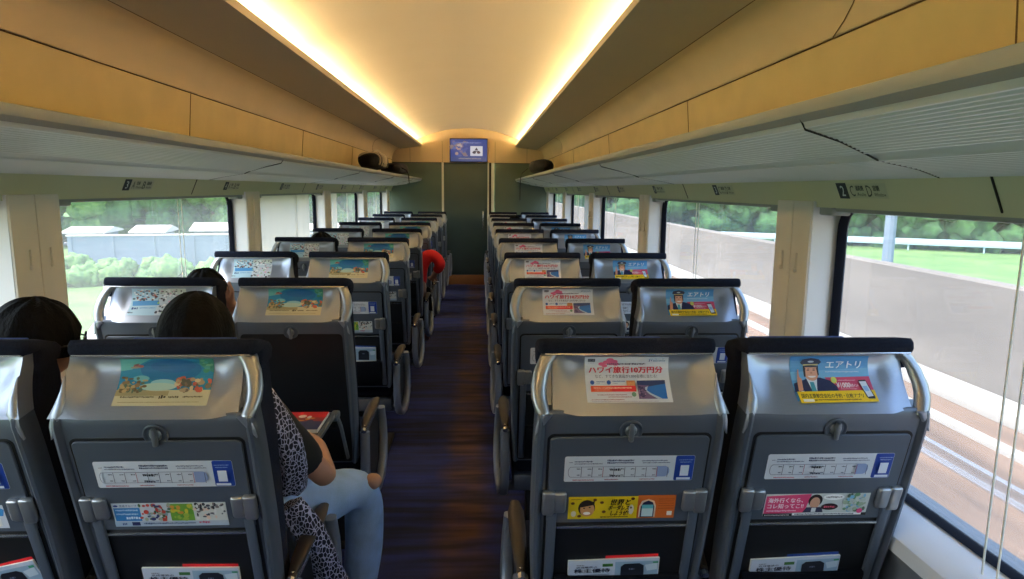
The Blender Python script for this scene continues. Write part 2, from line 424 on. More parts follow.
        m3 = MB(); m3.add([(sgn*1.33, *p) for p in inner], [list(range(N))]); m3.build('pane', M['glass'], fr, smooth=False)
        # roller blind, mostly rolled up: rail brackets and guide cords
        bl = empty('roller_blind', (sgn*1.27, (ya+yb)/2, 1.50))
        low = {(-1, 3): .80, (-1, 4): .25, (1, 4): .3}.get((sgn, k), 0)
        tag(bl, ('rolled up blind with white guide cords, %s wall, window %d from the far end' if not low else
            'lowered grey roller blind, %s wall, window %d from the far end') % (side, 6-k), 'blind', 'window blinds')
        m4 = MB(); m4.box((-.03, -.88, -.012), (.03, -.80, .018), .006); m4.box((-.03, .80, -.012), (.03, .88, .018), .006); m4.box((-.022, -.80, 0), (.022, .80, .02), .005)
        m4.build('headrail', M['rackmetal'], bl)
        m5 = MB()
        for dy in ((-.02, .02) if k != 99 else ()):
            m5.box((-.0015, dy+.10-.0018, -.76), (.0015, dy+.10+.0018, 0))
        m5.build('guide_cord', M['white'], bl)
        if low:
            m6 = MB(); m6.grid(lambda a, b: (.006*math.sin(a*40)*.3, a, b), frange(-.86, -.86+1.7*low, 30), frange(-.76, .0, 4)); m6.build('blind_cloth', M['blind'], bl)
        # coat hook marks on the pillar
    for k, yc in enumerate(PW[1:-1]):
        for s2 in (-1, 1):
            hk = MB(); hk.box((-.004, -.004, -.03), (.004, .004, .03), .002); hk.box((-.009, -.006, -.034), (.003, .006, -.022), .002)
            h = hk.build('coat_hook', M['pillar']); h.location = (sgn*1.219, yc+s2*.05, 1.33)
            tag(h, 'small beige coat hook on the %s pillar face, pillar %d from the camera' % ('left wall' if sgn < 0 else 'right wall', k+1), 'coat hook', 'coat hooks')

# cove lamps lying on the soffits (warm fluorescent battens)
for sgn, side in ((-1, 'left'), (1, 'right')):
    t = tag(empty('cove_lamp', (sgn*.83, 4.3, 2.245)), 'warm cove lamp hidden behind the %s ceiling lip' % side, 'lamp')
    mb = MB()
    k = 0; y = Y0+.1
    while y < Y1-.6:
        mb.tube([(0, y-4.3, 0), (0, min(y+1.12, Y1-.03)-4.3, 0)], .011, 8); y += 1.19
    mb.build('lamp_tube', M['cove'], t)
    mb = MB(); mb.box((-.03, Y0-4.25, -.020), (.03, Y1-4.32, -.0115), .004); mb.build('lamp_batten', M['white'], t)

# end wall
mb = MB()
mb.box((-1.36, Y1, 0), (-.42, Y1+.1, 1.97)); mb.box((.42, Y1, 0), (1.36, Y1+.1, 1.97))
structure('wall_end', mb, M['teal'])
mb = MB(); mb.box((-1.40, Y1-.01, 1.97), (1.40, Y1+.1, 2.75)); structure('wall_end_header', mb, M['cream'])
mb = MB(); mb.box((-.40, Y1+.03, .12), (.30, Y1+.06, 1.965), .003)
d = structure('door_1', mb, M['doorglass'])
mb = MB(); mb.box((-.40, Y1+.02, 0), (.42, Y1+.045, .16), .003); mb.build('kick_plate', M['kick'], d)
mb = MB(); mb.box((.22, Y1+.012, .9), (.24, Y1+.03, 1.2), .004); mb.build('door_handle', M['chrome'], d)
mb = MB()
for x0, x1 in ((-.432, -.40), (.30, .325), (.36, .41)):
    mb.box((x0, Y1-.015, 0), (x1, Y1+.08, 1.97), .002)
structure('trim_doorframe', mb, M['white'])
mb = MB(); mb.box((.325, Y1+.03, 0), (.36, Y1+.06, 1.97)); structure('trim_doorgap', mb, M['gap'])
mb = MB(); mb.box((-1.4, Y1-.006, 1.962), (1.4, Y1+.0, 1.972)); 
for x in (-.93+.0, -.42, .42, .93): mb.box((x-.002, Y1-.012, 1.97), (x+.002, Y1-.009, 2.30))
structure('trim_header_joint', mb, M['gap'])
# wall behind the camera
mb = MB(); mb.box((-1.4, Y0-.1, 0), (1.4, Y0, 2.75)); structure('wall_rear', mb, M['teal'])

# screen
scn = tag(empty('display_screen', (0, Y1-.05, 2.16)), 'blue information screen above the end door', 'screen')
mb = MB(); mb.box((-.30, -.005, -.185), (.30, .045, .185), .008); mb.build('screen_housing', M['black'], scn)
cv = Canvas(0, 0, 178, 104)
cv.rect(0, 0, 178, 104, (58, 78, 150)); cv.rect(0, 84, 178, 104, (70, 84, 140))
cv.blobs(5, 10, 85, 80, [(90, 110, 175), (140, 130, 150), (80, 96, 168), (150, 128, 120)], 26, 9)
cv.blobs(30, 18, 62, 70, [(190, 160, 140), (140, 120, 150), (200, 185, 170)], 10, 8)
cv.rect(97, 32, 157, 78, (226, 228, 236)); cv.poly([(127, 38), (118, 52), (136, 52)], (70, 50, 60)); cv.ell(116, 62, 9, 6, (60, 45, 60)); cv.ell(138, 62, 9, 6, (90, 50, 50)); cv.rect(112, 54, 142, 58, (50, 50, 60))
cv.dashes(40, 88, 150, 94, (190, 180, 160)); cv.dashes(40, 14, 150, 20, (150, 160, 200))
em = bpy.data.materials.new('screen_picture'); em.use_nodes = True; b = em.node_tree.nodes['Principled BSDF']; a = em.node_tree.nodes.new('ShaderNodeVertexColor'); a.layer_name = 'Col'
em.node_tree.links.new(a.outputs[0], b.inputs['Emission Color']); b.inputs['Emission Strength'].default_value = .5; b.inputs['Base Color'].default_value = (.02, .02, .03, 1)
cv.mesh(.575, .345, lambda u, v, w: (u, -.006-w, -v)).build('screen_picture', em, scn, smooth=False)
# small red pictograms on the header
def pict(x, kind):
    c = Canvas(0, 0, 60, 40)
    if kind == 0:
        c.rect(6, 4, 12, 34, (196, 120, 80)); c.ell(9, 3, 4, 4, (196, 120, 80)); c.ell(42, 24, 10, 10, (206, 70, 60)); c.ell(42, 24, 7, 7, (232, 205, 150)); c.poly([(35, 28), (37, 31), (49, 20), (47, 17)], (206, 70, 60))
    else:
        c.ell(12, 24, 10, 11, (206, 70, 60)); c.ell(12, 25, 6, 7, (232, 205, 150)); c.rect(10, 4, 14, 14, (206, 70, 60)); c.dashes(26, 20, 58, 24, (206, 110, 80)); c.dashes(26, 28, 58, 31, (206, 110, 80))
    o = c.mesh(.18, .12, lambda u, v, w: (u, -w*.5, -v)).build('notice_sticker', M['paint'], smooth=False); o.location = (x, Y1-.0005, 2.06)
    return o
tag(pict(-.42+.02, 0), 'small red no-phone pictogram left of the information screen', 'sticker')
tag(pict(.50, 1), 'small red call button pictogram right of the information screen', 'sticker')

# seat number plates on the strips
def row_sign(n, sgn, y):
    c = Canvas(0, 0, 720, 160)
    c.rect(160, 8, 720, 152, (196, 200, 168) if sgn > 0 else (200, 200, 176))
    c.rect(0, 0, 160, 160, (36, 50, 50)); c.text(str(n), 52, 28, 108, 132, (214, 224, 220), .012)
    A, B, ja, jb, ea, eb = ('C', 'D', '通路側', '窓側', 'Aisle', 'Window') if sgn > 0 else ('A', 'B', '窓側', '通路側', 'Window', 'Aisle')
    dk = (48, 66, 54)
    c.text(A, 200, 26, 265, 134, dk, .005); c.text(ja, 292, 26, 405 if len(ja) == 3 else 375, 78, dk, .02); c.text(ea, 292, 96, 292+26*len(ea), 130, dk)
    c.text(B, 450, 26, 520, 134, dk, .005); c.text(jb, 545, 26, 655 if len(jb) == 3 else 630, 78, dk, .02); c.text(eb, 545, 96, 545+26*len(eb), 130, dk)
    W, H = .235, .048
    # strip face: from (1.205,1.60) to (1.238,1.525)
    def surf(u, v, w):
        t = .040+v; x = 1.205+.033*t/.0819*1.0; z = 1.60-.075*t/.0819
        nx, nz = -.9153, -.4027
        yy = u if sgn > 0 else u
        return (sgn*(x+nx*w), yy, z+nz*w)
    if sgn > 0: s2 = lambda u, v, w: surf(u, v, w)
    # readable left to right: right wall text runs away->near? left edge (block) is farther on right wall
    def s3(u, v, w):
        a = surf(u, v, w); return (a[0], (-u if sgn > 0 else u), a[2])
    o = c.mesh(W, H, s3, step=.0002).build('seat_number_plate', M['paint'], smooth=False); o.location = (0, y, 0)
    tag(o, 'row %d seat letter plate (%s %s) on the %s wall strip above the windows' % (n, A, B, 'right' if sgn > 0 else 'left'), 'sign', 'seat number plates')
for n in range(2, 11):
    row_sign(n, 1, 1.78+1.035*(n-2)); 
    row_sign(n, -1, 1.78+1.035*(n-2))

# ------------------------------------------------------------------ seats
# back profile: the headrest leans out towards the rear passenger, the back below it reclines
TOPZ = 1.22; SP, CP = .15, .9887
HP, HL, PHI = .063, .138, math.radians(14.5)
VM = ((-9, -9), (.036, .036), (.192, .173), (.236, .217), (.249, .232), (.312, .284), (.374, .356), (.4355, .401), (.4885, .468), (.512, .479), (.524, .492), (.620, .597), (.675, .645), (.83, .82), (9, 8.99))
def vmap(v):
    for (a, b), (c, d) in zip(VM, VM[1:]):
        if v <= c: return b+(d-b)*(v-a)/(c-a)
def backline(v):
    v = vmap(v); v0 = .036; sa = HP/HL; ca = math.sqrt(1-sa*sa)
    if v < v0: return 0, -v
    if v < v0+HL: return -(v-v0)*sa, -v0-(v-v0)*ca
    t = v-v0-HL; return -HP+t*math.sin(PHI), -v0-HL*ca-t*math.cos(PHI)
def S(u, v, w):
    y, z = backline(v); return (u, y-w*CP, TOPZ+z-w*SP)
def rr_outline(x0, y0, x1, y1, r, n=5):
    out = []
    for cx, cy, a0 in ((x1-r, y0+r, -90), (x1-r, y1-r, 0), (x0+r, y1-r, 90), (x0+r, y0+r, 180)):
        for j in range(n):
            a = math.radians(a0+90*j/(n-1)); out.append((cx+r*math.cos(a), cy+r*math.sin(a)))
    return out
def slab(mb, x0, v0, x1, v1, r, w0, w1, bev=.002):
    o = rr_outline(x0, v0, x1, v1, r); i = rr_outline(x0+bev, v0+bev, x1-bev, v1-bev, max(r-bev, .001))
    mb.loft([[S(a, b, w0) for a, b in o], [S(a, b, w1-bev) for a, b in o], [S(a, b, w1) for a, b in i]])
HV0, HV1 = .036, .192
def wrec(v):
    t = (v-HV0)/(HV1-HV0); t = max(0, min(1, t))
    return .010*t*t - .030*math.sin(PI*min(1, t**.85))
def headw(u, v, hs):     # hs: +1 handle at +u
    t = (v-HV0)/(HV1-HV0); r = wrec(v)
    if u*hs > 0:
        e = sstep((abs(u)-.115)/.06); return r*(1-e)+(-.010)*e - .012*math.sin(PI*t)*sstep((abs(u)-.13)/.05)
    e = sstep((abs(u)-.12-.03*(1-t))/.07); return r*(1-e)+(.004)*e
def hwid(v, side, hs):
    t = (v-HV0)/(HV1-HV0)
    if side*hs > 0: return .176 + .003*t
    return .198+.022*t**2.2

def route_sticker(parent, fn):
    c = Canvas(0, 0, 1000, 185)
    c.poly(rr_outline(0, 0, 1000, 185, 14), (206, 212, 222)); c.poly(rr_outline(852, 2, 998, 183, 12), (28, 66, 160))
    c.dashes(35, 40, 60, 48, (70, 80, 110)); c.dashes(75, 32, 215, 44, (70, 80, 110)); c.dashes(75, 50, 290, 58, (70, 80, 110)); c.dashes(325, 24, 530, 38, (40, 50, 90)); c.dashes(325, 42, 530, 54, (40, 50, 90)); c.dashes(590, 30, 790, 40, (70, 80, 110)); c.dashes(600, 46, 810, 54, (70, 80, 110))
    L = (110, 116, 140)
    c.rect(50, 74, 780, 77, L); c.rect(50, 148, 780, 151, L); c.ell(50, 112, 22, 38, L, a0=PI/2, a1=1.5*PI); c.ell(51, 112, 19, 35, (206, 212, 222), a0=PI/2, a1=1.5*PI)
    c.ell(775, 112, 36, 38, (142, 160, 200)); c.rect(712, 74, 780, 151, (142, 160, 200))
    for i in range(9):
        x = 128+i*83; c.rect(x, 76, x+4, 150, (70, 70, 90)) if i not in (2, 7) else c.rect(x, 76, x+4, 150, (170, 60, 80))
        if i < 8:
            c.dashes(x-34, 84, x-4, 94, (40, 44, 60)); c.dashes(x-30, 128, x-6, 138, (80, 90, 110))
    c.dashes(350, 82, 430, 100, (30, 34, 50)); c.dashes(350, 128, 430, 142, (30, 34, 50))
    c.dashes(65, 160, 230, 169, (190, 60, 80)); c.dashes(310, 158, 420, 168, (150, 60, 70)); c.dashes(580, 158, 700, 166, (170, 70, 80))
    c.dashes(872, 20, 980, 28, (150, 170, 220)); c.dashes(880, 36, 970, 44, (150, 170, 220)); c.rect(890, 62, 956, 140, (214, 222, 236)); c.rect(868, 152, 975, 168, (210, 218, 232))
    o = c.mesh(.304, .062, fn).build('route_sticker', M['print'], parent, smooth=False); o['label'] = 'white and blue coach layout sticker'; return o

def advert_captain():
    c = Canvas(15, 25, 880, 520)
    c.rect(15, 25, 880, 520, (92, 160, 214)); c.poly([(15, 25), (880, 25), (880, 180), (15, 90)], (78, 150, 210)); c.poly([(15, 240), (880, 190), (880, 280), (15, 330)], (120, 184, 226))
    c.poly([(380, 300), (875, 290), (880, 430), (480, 430)], (214, 74, 110))
    c.poly([(20, 440), (30, 360), (160, 320), (200, 300), (330, 300), (430, 330), (490, 385), (500, 440)], (38, 44, 84))     # uniform
    c.poly([(178, 300), (300, 300), (262, 432), (212, 432)], (226, 232, 240)); c.poly([(208, 345), (252, 345), (258, 432), (205, 432)], (70, 160, 180))
    c.ell(243, 235, 84, 98, (214, 150, 120)); c.ell(243, 250, 70, 80, (226, 168, 138))
    c.poly([(160, 150), (160, 290), (178, 290), (186, 190)], (40, 34, 40)); c.poly([(326, 150), (326, 270), (312, 280), (306, 190)], (40, 34, 40))
    c.ell(245, 280, 44, 20, (250, 240, 236), a0=PI, a1=2*PI); c.ell(212, 215, 16, 5, (50, 30, 30)); c.ell(276, 215, 16, 5, (50, 30, 30)); c.rect(206, 196, 228, 202, (60, 40, 36)); c.rect(264, 196, 288, 202, (60, 40, 36)); c.ell(244, 246, 12, 10, (200, 130, 104))
    c.poly([(128, 120), (150, 70), (240, 48), (330, 70), (360, 110), (335, 140), (150, 145)], (44, 54, 84)); c.poly([(158, 140), (322, 134), (322, 152), (160, 158)], (206, 186, 120)); c.ell(240, 165, 86, 14, (24, 28, 44)); c.ell(243, 102, 34, 14, (190, 200, 214))
    c.poly([(60, 430), (72, 330), (80, 290), (94, 205), (104, 205), (104, 290), (126, 310), (112, 420)], (224, 160, 132)); c.rect(85, 425, 118, 440, (230, 230, 230))
    c.text('エアトリ', 405, 95, 785, 190, (236, 244, 250), .02, 12); c.dashes(400, 222, 765, 242, (190, 216, 240)); c.ell(472, 322, 32, 34, (222, 216, 90)); c.ell(470, 322, 20, 22, (190, 220, 120)); c.dashes(515, 318, 700, 332, (240, 180, 200))
    c.text('¥1000', 485, 345, 632, 396, (250, 244, 248), .02, 5); c.text('分ポイント', 635, 358, 722, 394, (250, 240, 246), .01); c.dashes(520, 402, 700, 412, (240, 170, 190))
    c.poly([(35, 430), (880, 418), (880, 520), (45, 530)], (244, 208, 30))
    c.text('国内主要航空会社の予約・比較アプリ', 70, 448, 740, 486, (54, 44, 22), .02); c.rect(75, 496, 190, 518, (250, 246, 230)); c.dashes(196, 496, 226, 514, (60, 40, 30)); c.dashes(235, 494, 700, 508, (120, 96, 30))
    c.poly([(735, 320), (815, 318), (860, 480), (855, 494), (785, 494), (770, 480)], (40, 34, 50)); c.poly([(740, 334), (814, 332), (846, 470), (782, 478)], (226, 230, 240)); c.poly([(764, 380), (812, 378), (822, 425), (775, 428)], (150, 190, 230))
    c.rect(876, 418, 880, 520, (244, 208, 30))
    return c
def advert_hawaii():
    c = Canvas(72, 92, 832, 522)
    c.rect(72, 92, 832, 522, (222, 228, 236))
    c.rect(100, 116, 165, 154, (44, 40, 52)); c.text('JCB', 104, 124, 160, 146, (170, 170, 180), .01); c.dashes(100, 164, 160, 170, (150, 150, 160))
    pk = (226, 110, 150)
    for x, y, r in ((300, 130, 34), (340, 150, 30), (270, 160, 34), (225, 180, 30), (310, 170, 36), (350, 180, 30), (250, 200, 26)): c.ell(x, y, r, r*.7, pk)
    c.dashes(275, 170, 620, 190, (80, 70, 100)); c.text('JALカード', 650, 112, 790, 130, (60, 120, 180), .01); c.text('J!', 645, 132, 680, 152, (30, 80, 150), .02); c.dashes(690, 136, 800, 150, (70, 120, 170))
    rd = (204, 28, 66)
    c.text('ハワイ旅行10万円分', 108, 208, 776, 276, rd, .03)
    c.text('など、すてきな賞品が1,000名様に当たる!', 162, 290, 722, 324, (44, 50, 90), .008)
    c.ell(132, 361, 19, 19, (40, 90, 170)); c.ell(280, 361, 19, 19, (40, 90, 170)); c.dashes(165, 350, 245, 360, (90, 120, 180)); c.dashes(165, 368, 200, 374, (120, 130, 160)); c.dashes(315, 346, 430, 356, (90, 120, 180)); c.dashes(315, 366, 360, 372, (120, 130, 160))
    c.rect(438, 344, 516, 388, (196, 140, 90)); c.dashes(444, 350, 510, 360, (160, 90, 60))
    c.rect(114, 388, 518, 436, (214, 40, 50)); c.rect(114, 388, 300, 436, (224, 84, 50)); c.dashes(140, 400, 480, 412, (250, 210, 190)); c.dashes(150, 418, 280, 424, (240, 190, 170))
    for y, x0, x1 in ((456, 165, 430), (472, 260, 470), (492, 110, 400)): c.dashes(x0, y, x1, y+7, (150, 70, 90))
    c.ell(492, 456, 20, 18, (110, 160, 130))
    c.rect(532, 344, 786, 490, (30, 108, 190)); c.poly([(532, 344), (786, 340), (786, 372), (700, 384), (600, 400), (532, 392)], (40, 60, 110)); c.poly([(532, 380), (640, 385), (600, 420), (640, 455), (720, 490), (532, 490)], (110, 90, 130)); c.poly([(600, 400), (625, 392), (612, 425), (650, 450), (740, 488), (700, 490), (630, 455), (598, 425)], (180, 200, 220))
    c.blobs(540, 395, 600, 480, [(70, 60, 100), (150, 120, 150), (60, 50, 90)], 24, 9)
    c.dashes(110, 504, 700, 510, (160, 160, 180))
    return c
def advert_beach():
    c = Canvas(145, 118, 600, 362)
    c.rect(145, 118, 600, 362, (196, 190, 156)); c.rect(145, 118, 600, 296, (34, 132, 172))
    c.ell(390, 190, 150, 72, (20, 108, 160)); c.ell(400, 170, 110, 40, (24, 98, 156))
    c.poly([(145, 118), (300, 118), (250, 150), (200, 190), (145, 200)], (96, 178, 176)); c.poly([(530, 118), (600, 118), (600, 210), (560, 190), (530, 160)], (70, 150, 130))
    c.poly([(145, 300), (180, 250), (240, 290), (320, 300), (400, 300), (400, 320), (145, 320)], (160, 150, 110)); c.ell(360, 262, 60, 18, (140, 196, 206)); c.ell(250, 240, 40, 16, (110, 180, 190)); c.ell(340, 280, 90, 18, (170, 200, 190))
    c.blobs(160, 235, 280, 300, [(150, 120, 80), (110, 90, 60), (190, 160, 110), (90, 110, 90)], 40, 10)
    c.ell(232, 170, 26, 10, (170, 90, 90)); c.ell(215, 178, 22, 6, (150, 140, 120)); c.poly([(205, 160), (240, 150), (225, 168)], (120, 80, 80))
    c.blobs(430, 240, 590, 300, [(170, 150, 120), (110, 100, 84), (190, 90, 70), (206, 190, 150), (80, 84, 70)], 44, 13)
    c.blobs(545, 130, 595, 200, [(60, 140, 110), (110, 176, 140), (80, 160, 150)], 12, 12)
    c.dashes(175, 320, 335, 328, (90, 80, 60)); c.dashes(360, 317, 392, 332, (60, 50, 40)); c.dashes(405, 320, 455, 330, (90, 80, 60)); c.dashes(475, 320, 570, 328, (90, 80, 60)); c.dashes(170, 344, 560, 347, (130, 120, 90))
    return c
def advert_pale():
    c = Canvas(30, 105, 660, 470)
    c.rect(30, 105, 660, 470, (206, 216, 222)); c.rect(30, 105, 345, 470, (180, 212, 226)); c.rect(345, 105, 660, 200, (214, 220, 210))
    c.blobs(55, 130, 335, 290, [(70, 110, 140), (214, 150, 110), (110, 60, 60), (230, 232, 230), (60, 80, 90), (190, 120, 110), (240, 240, 236)], 60, 15)
    c.poly([(50, 300), (350, 290), (370, 350), (60, 360)], (74, 150, 210)); c.dashes(140, 150, 240, 160, (60, 80, 110)); c.dashes(150, 376, 330, 392, (90, 150, 200)); c.dashes(60, 372, 130, 405, (40, 70, 130)); c.dashes(30, 430, 90, 448, (30, 30, 50))
    for x, y in ((345, 110), (430, 200), (540, 210), (345, 260), (560, 270), (440, 330)): c.rect(x, y, x+95, y+4, (120, 120, 120)); c.rect(x, y, x+4, y+60, (120, 120, 120))
    c.blobs(370, 120, 650, 300, [(60, 60, 70), (240, 240, 240), (220, 180, 190), (90, 80, 90), (250, 250, 250)], 50, 12); c.blobs(350, 300, 640, 450, [(150, 190, 110), (230, 180, 200), (240, 240, 236), (70, 70, 80)], 30, 14)
    return c
def strip_yellow():
    c = Canvas(62, 345, 895, 525)
    c.rect(62, 345, 600, 525, (222, 190, 28)); c.rect(600, 335, 895, 525, (212, 108, 44))
    c.ell(205, 435, 66, 64, (44, 34, 30)); c.ell(210, 448, 56, 58, (206, 150, 100)); c.poly([(150, 400), (265, 380), (262, 410), (160, 430)], (44, 34, 30)); c.ell(208, 478, 28, 12, (250, 240, 230)); c.ell(185, 436, 8, 5, (30, 20, 20)); c.ell(228, 430, 8, 5, (30, 20, 20))
    c.ell(105, 480, 20, 24, (222, 206, 180)); c.ell(552, 450, 20, 40, (210, 200, 180)); c.ell(550, 435, 9, 9, (120, 100, 80))
    for x, y in ((95, 395), (320, 390), (340, 465), (150, 498), (558, 362), (265, 368)): c.ell(x, y, 15, 11, (96, 56, 30))
    c.text('世界と', 380, 364, 535, 410, (30, 26, 24), .03, 12); c.text('ボーダレス', 368, 412, 530, 452, (30, 26, 24), .03, 10); c.text('しようぜ!', 390, 456, 525, 494, (30, 26, 24), .03, 10); c.dashes(315, 500, 530, 512, (80, 66, 20)); c.dashes(80, 358, 160, 366, (100, 80, 20))
    c.poly([(612, 512), (612, 420), (630, 380), (680, 364), (725, 380), (742, 420), (742, 512)], (224, 196, 170)); c.poly([(622, 512), (624, 425), (642, 392), (680, 376), (716, 392), (730, 425), (730, 512)], (34, 36, 70)); c.rect(634, 410, 722, 505, (190, 210, 214)); c.rect(634, 410, 722, 440, (100, 180, 190))
    for y in (362, 378, 396, 416, 436): c.dashes(760, y, 880, y+6, (160, 60, 30))
    c.rect(832, 462, 872, 496, (236, 226, 214))
    return c
def strip_green():
    c = Canvas(98, 228, 580, 326)
    c.rect(98, 228, 580, 326, (196, 206, 214)); c.rect(104, 248, 214, 304, (50, 124, 190)); c.dashes(112, 254, 205, 262, (190, 214, 240)); c.dashes(112, 270, 205, 278, (190, 214, 240)); c.dashes(150, 284, 212, 296, (220, 234, 250))
    c.text('京成グループ', 132, 234, 204, 244, (40, 60, 120), .01); c.ell(116, 239, 10, 4, (30, 50, 130))
    c.rect(340, 232, 440, 304, (110, 160, 60)); c.blobs(215, 236, 340, 300, [(70, 100, 70), (160, 170, 150), (190, 70, 60), (50, 60, 110), (130, 160, 170)], 50, 8); c.blobs(345, 240, 435, 300, [(150, 180, 70), (200, 190, 60), (90, 150, 60), (210, 140, 60)], 24, 9)
    c.rect(440, 230, 578, 304, (206, 210, 206)); c.blobs(442, 234, 574, 300, [(40, 44, 50), (220, 220, 220), (120, 110, 110), (230, 200, 180), (70, 70, 80)], 54, 7)
    c.rect(98, 305, 580, 326, (170, 186, 206)); c.rect(170, 307, 204, 322, (30, 40, 90)); c.dashes(220, 310, 440, 318, (60, 80, 120)); c.dashes(455, 306, 500, 316, (190, 40, 80)); c.dashes(130, 309, 150, 320, (30, 60, 130))
    return c
def strip_pink():
    c = Canvas(105, 205, 520, 298)
    c.rect(105, 205, 520, 298, (206, 210, 206)); c.poly([(108, 214), (285, 206), (270, 284), (108, 290)], (224, 74, 120))
    c.text('海外行くなら、', 118, 222, 256, 242, (255, 240, 246), .02); c.text('コレ知ってこ!!', 118, 246, 262, 266, (255, 240, 246), .02); c.dashes(118, 272, 235, 280, (250, 200, 216))
    c.ell(305, 234, 28, 26, (40, 34, 34)); c.ell(305, 244, 20, 24, (214, 160, 130)); c.poly([(262, 284), (275, 262), (335, 262), (345, 284)], (60, 60, 84)); c.rect(296, 264, 314, 282, (226, 226, 226))
    c.ell(375, 220, 42, 12, (246, 246, 244)); c.dashes(345, 216, 408, 224, (120, 110, 110)); c.ell(366, 260, 34, 14, (60, 40, 44)); c.dashes(344, 255, 388, 265, (230, 90, 110))
    c.blobs(420, 208, 505, 280, [(110, 150, 110), (160, 176, 150), (120, 180, 210), (90, 110, 90), (190, 200, 190)], 44, 8)
    c.rect(105, 286, 520, 298, (30, 28, 34)); c.rect(222, 285, 500, 295, (236, 236, 236)); c.dashes(112, 290, 210, 295, (220, 220, 220)); c.dashes(232, 287, 470, 293, (70, 70, 80)); c.ell(490, 278, 12, 10, (230, 80, 130))
    return c
def strip_blue():
    c = Canvas(0, 0, 480, 98)
    c.rect(0, 0, 480, 98, (206, 212, 222)); c.poly([(200, 6), (440, 0), (480, 20), (470, 46), (200, 54)], (60, 140, 205)); c.text('Family', 300, 20, 430, 38, (240, 110, 50), .02); c.dashes(20, 12, 180, 26, (60, 80, 130)); c.dashes(20, 40, 180, 52, (90, 110, 150)); c.dashes(300, 66, 390, 80, (200, 50, 60)); c.rect(415, 58, 455, 88, (228, 228, 228))
    c.dashes(20, 70, 250, 84, (90, 110, 150))
    return c

